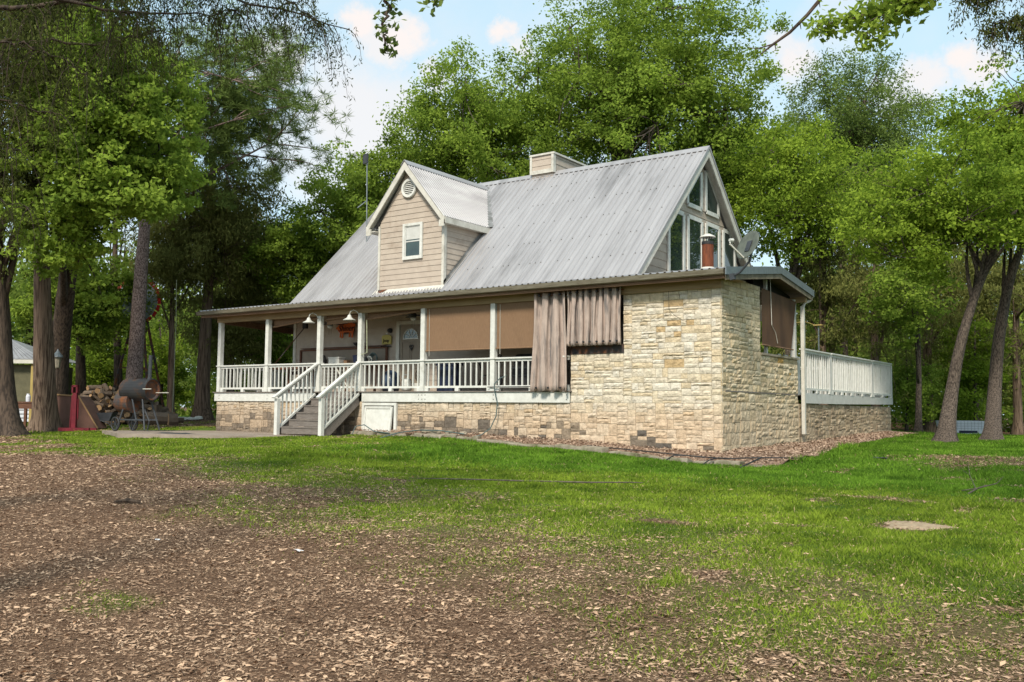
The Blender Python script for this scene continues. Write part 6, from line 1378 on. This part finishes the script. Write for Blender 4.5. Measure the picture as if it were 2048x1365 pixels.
# small windmill behind the pine
q = at(272, 850, 46); wm = thing('windmill', (q[0], q[1], float(gz(q[0], q[1]))), 'garden windmill with pale red tipped blades half hidden by the pine', 'windmill', rz=YAW)
hub = zpx(627, 46)-wm.location[2]; 
b = B()
for (sx, sy) in ((-1, -1), (1, -1), (1, 1), (-1, 1)): b.bar((sx*1.0, sy*1.0, 0), (sx*.12, sy*.12, hub-.2), .09, .09)
for z in (1.2, 2.4, 3.5): w = 1.0-(.88)*z/hub; b.bar((-w, -w, z), (w, -w, z), .05, .05); b.bar((-w, w, z), (w, w, z), .05, .05)
b.bar((-.95, -.95, .1), (.7, -.7, 1.7), .04, .04); b.bar((.95, -.95, .1), (-.7, -.7, 1.7), .04, .04); b.build('tower', 'rust2', wm)
b = B()
for k in range(20):
    a = 2*math.pi*k/20; c1, s1 = math.cos(a), math.sin(a); pa, pb = -s1, c1; P = []
    for (r_, w) in ((.22, .05), (.93, .125)): P += [(r_*c1+w*pa, -.5-.04*w, hub+r_*s1+w*pb), (r_*c1-w*pa, -.5+.5*w, hub+r_*s1-w*pb)]
    b.m = 0; b.add(P, [(0, 1, 3, 2)]); P = []
    for (r_, w) in ((.935, .125), (1.08, .14)): P += [(r_*c1+w*pa, -.5-.04*w, hub+r_*s1+w*pb), (r_*c1-w*pa, -.5+.5*w, hub+r_*s1-w*pb)]
    b.m = 1; b.add(P, [(0, 1, 3, 2)])
o = b.build('blades', ['bladegrey', 'bladered'], wm); s_ = o.modifiers.new('solid', 'SOLIDIFY'); s_.thickness = .01
b = B(); b.lathe([(.001, -.6), (.1, -.58), (.1, -.2), (.001, -.2)], (0, 0, hub), 10, 'y'); b.tube([(0, -.3, hub), (-1.25, .5, hub)], .03, 6); b.prism([(-1.0, .38, hub-.22), (-1.7, .8, hub-.3), (-1.7, .8, hub+.3), (-1.0, .38, hub+.22)], (.01, .02, 0)); b.build('tail', 'bladegrey', wm)
# rope
simple('hanging_rope', 'pale rope hanging straight down from the cedars left of the porch', 'rope', 'rope', lambda b: b.tube([pt(353, 560, 42), pt(352, 650, 42), pt(348, 750, 42), pt(345, 832, 42)], .015, 6))
# white boat behind the leaning oaks
q = at(1938, 872, 43); bo = thing('white_boat', (q[0], q[1], float(gz(q[0], q[1]))), 'white boat hull with grid lines and a dark stripe parked between the leaning oaks', 'boat', rz=YAW)
b = B(); b.prism([(-.82, 0, .62), (-.74, 0, .25), (-.55, 0, .08), (-.1, 0, .02), (.45, 0, .05), (.70, 0, .2), (.78, 0, .45), (.70, 0, .62)], (0, 1.2, 0)); b.build('hull', 'whitebox', bo)
b = B()
for k in range(9): b.box((-.6+.14*k, -.004, .22), (-.594+.14*k, -.001, .60))
for z in (.3, .4, .5): b.box((-.72, -.0045, z), (.7, -.0012, z+.006))
b.box((-.4, -.006, .12), (.35, -.0015, .22)); b.tube([(-.8, -.02, .22), (-.62, -.03, .10), (-.4, -.02, .05)], .015, 5); b.build('markings', 'navy', bo)
# bird feeder pole behind the deck
p0 = at(1634, 715, 40); t = thing('feeder_pole', (p0[0], p0[1], 1.0), 'pale hooked feeder on a grey pole behind the deck railing', 'bird feeder')
b = MB(); top_ = at(1637, 652, 40); b.tube([(top_[0], top_[1], .1), (top_[0], top_[1], top_[2])], .03, 7); b.build('pole', 'galv', t); b = MB(); b.box((top_[0]-.18, top_[1]-.12, top_[2]), (top_[0]+.16, top_[1]+.12, top_[2]+.05)); b.tube([(top_[0]-.18, top_[1], top_[2]+.05), (top_[0]-.5, top_[1]-.2, top_[2]+.18), (top_[0]-.8, top_[1]-.3, top_[2]+.14)], .012, 5); b.build('tray', 'yellowwood', t)
# sticks, papers
def gp(x, y, h=.0): return (x, y, float(gz(x, y))+h)
simple('fallen_stick', 'long thin grey stick lying across the lawn in front of the house corner', 'stick', 'stick', lambda b: b.tube([gp(-2.2, -8.4, .03), gp(-1.3, -7.9, .045), gp(-.4, -7.5, .05), gp(.6, -7.0, .05), gp(1.1, -6.5, .04), gp(1.25, -6.35, .03)], [.006, .012, .014, .013, .01, .005], 5))
def fb(b):
    b.tube([gp(6.0, -5.2, .03), gp(6.15, -4.8, .10), gp(6.3, -4.4, .14)], [.02, .015, .006], 5); b.tube([gp(5.8, -4.9, .05), gp(6.15, -4.8, .10), gp(6.6, -4.9, .22), gp(6.75, -4.8, .35)], [.008, .013, .01, .004], 5); b.tube([gp(6.12, -4.82, .08), gp(5.9, -4.3, .3), gp(5.8, -4.0, .55)], [.012, .008, .003], 5); b.tube([gp(5.9, -4.3, .3), gp(5.75, -4.5, .42)], [.006, .003], 4)
simple('fallen_branch', 'small dark fallen branch with twigs on the lawn at right', 'branch', 'stick', lambda b: (fb(b), setattr(b, 'v', [(6.15+(p[0]-6.15)*.6, -4.9+(p[1]+4.8)*.6, p[2]*.8+.2*float(gz(6.15, -4.8))) for p in b.v])))
def crumple(x, y, s, lab, m_='paper', nm='paper_scrap', cat='litter'):
    rr_ = random.Random(int(x*77)); simple(nm, lab, cat, m_, lambda b: b.add([(x+s*(i/4-.5)*2+rr_.uniform(-.01, .01), y+s*(j/4-.5)*1.1, float(gz(x, y))+.025+s*.35*rr_.random()) for j in range(5) for i in range(5)], [(j*5+i, j*5+i+1, j*5+i+6, j*5+i+5) for j in range(4) for i in range(4)]))
def sand():
    rr = random.Random(5); b = MB(); n = 26; cx, cy = 6.17, -9.05; vs = [(cx, cy, float(gz(cx, cy))+.022)]; 
    for q, (k, h) in enumerate(((.5, .016), (.85, .006), (1.05, -.03))):
        for j in range(n): a = 2*math.pi*j/n; r_ = k*(1+.18*math.sin(3*a+1)+.12*math.sin(5*a)+rr.uniform(-.05, .05)); x, y = cx+.42*r_*math.cos(a), cy+.40*r_*math.sin(a); vs.append((x, y, float(gz(x, y))+h+rr.uniform(-.006, .006)))
    fs = [(0, 1+j, 1+(j+1) % n) for j in range(n)]+[(1+q*n+j, 1+(q+1)*n+j, 1+(q+1)*n+(j+1) % n, 1+q*n+(j+1) % n) for q in (0, 1) for j in range(n)]
    b.add(vs, fs); o = b.build('sand', 'sandy', smooth=True); tag(o, kind='structure')
M['sandy'] = mat('pale_sand', (.42, .32, .21), (.30, .22, .14), 12, rough=.95, bump=.6, bscale=50)
sand()
crumple(1.68, -14.36, .05, 'white crumpled scrap on the brown leaves in the foreground'); crumple(.13, -14.85, .03, 'tiny white scrap on the brown leaves further left')
crumple(3.2, 1.2, .14, 'grey crumpled tarp scrap on the grass right of the house corner', 'steelgrey', 'tarp_scrap', 'tarp')
simple('bark_piece', 'dark curved piece of bark on the brown leaves at far left', 'bark', 'bark_dark', lambda b: b.tube([gp(-3.1, -13.35, .03), gp(-2.95, -13.25, .05), gp(-2.8, -13.15, .03)], [.015, .035, .012], 6))
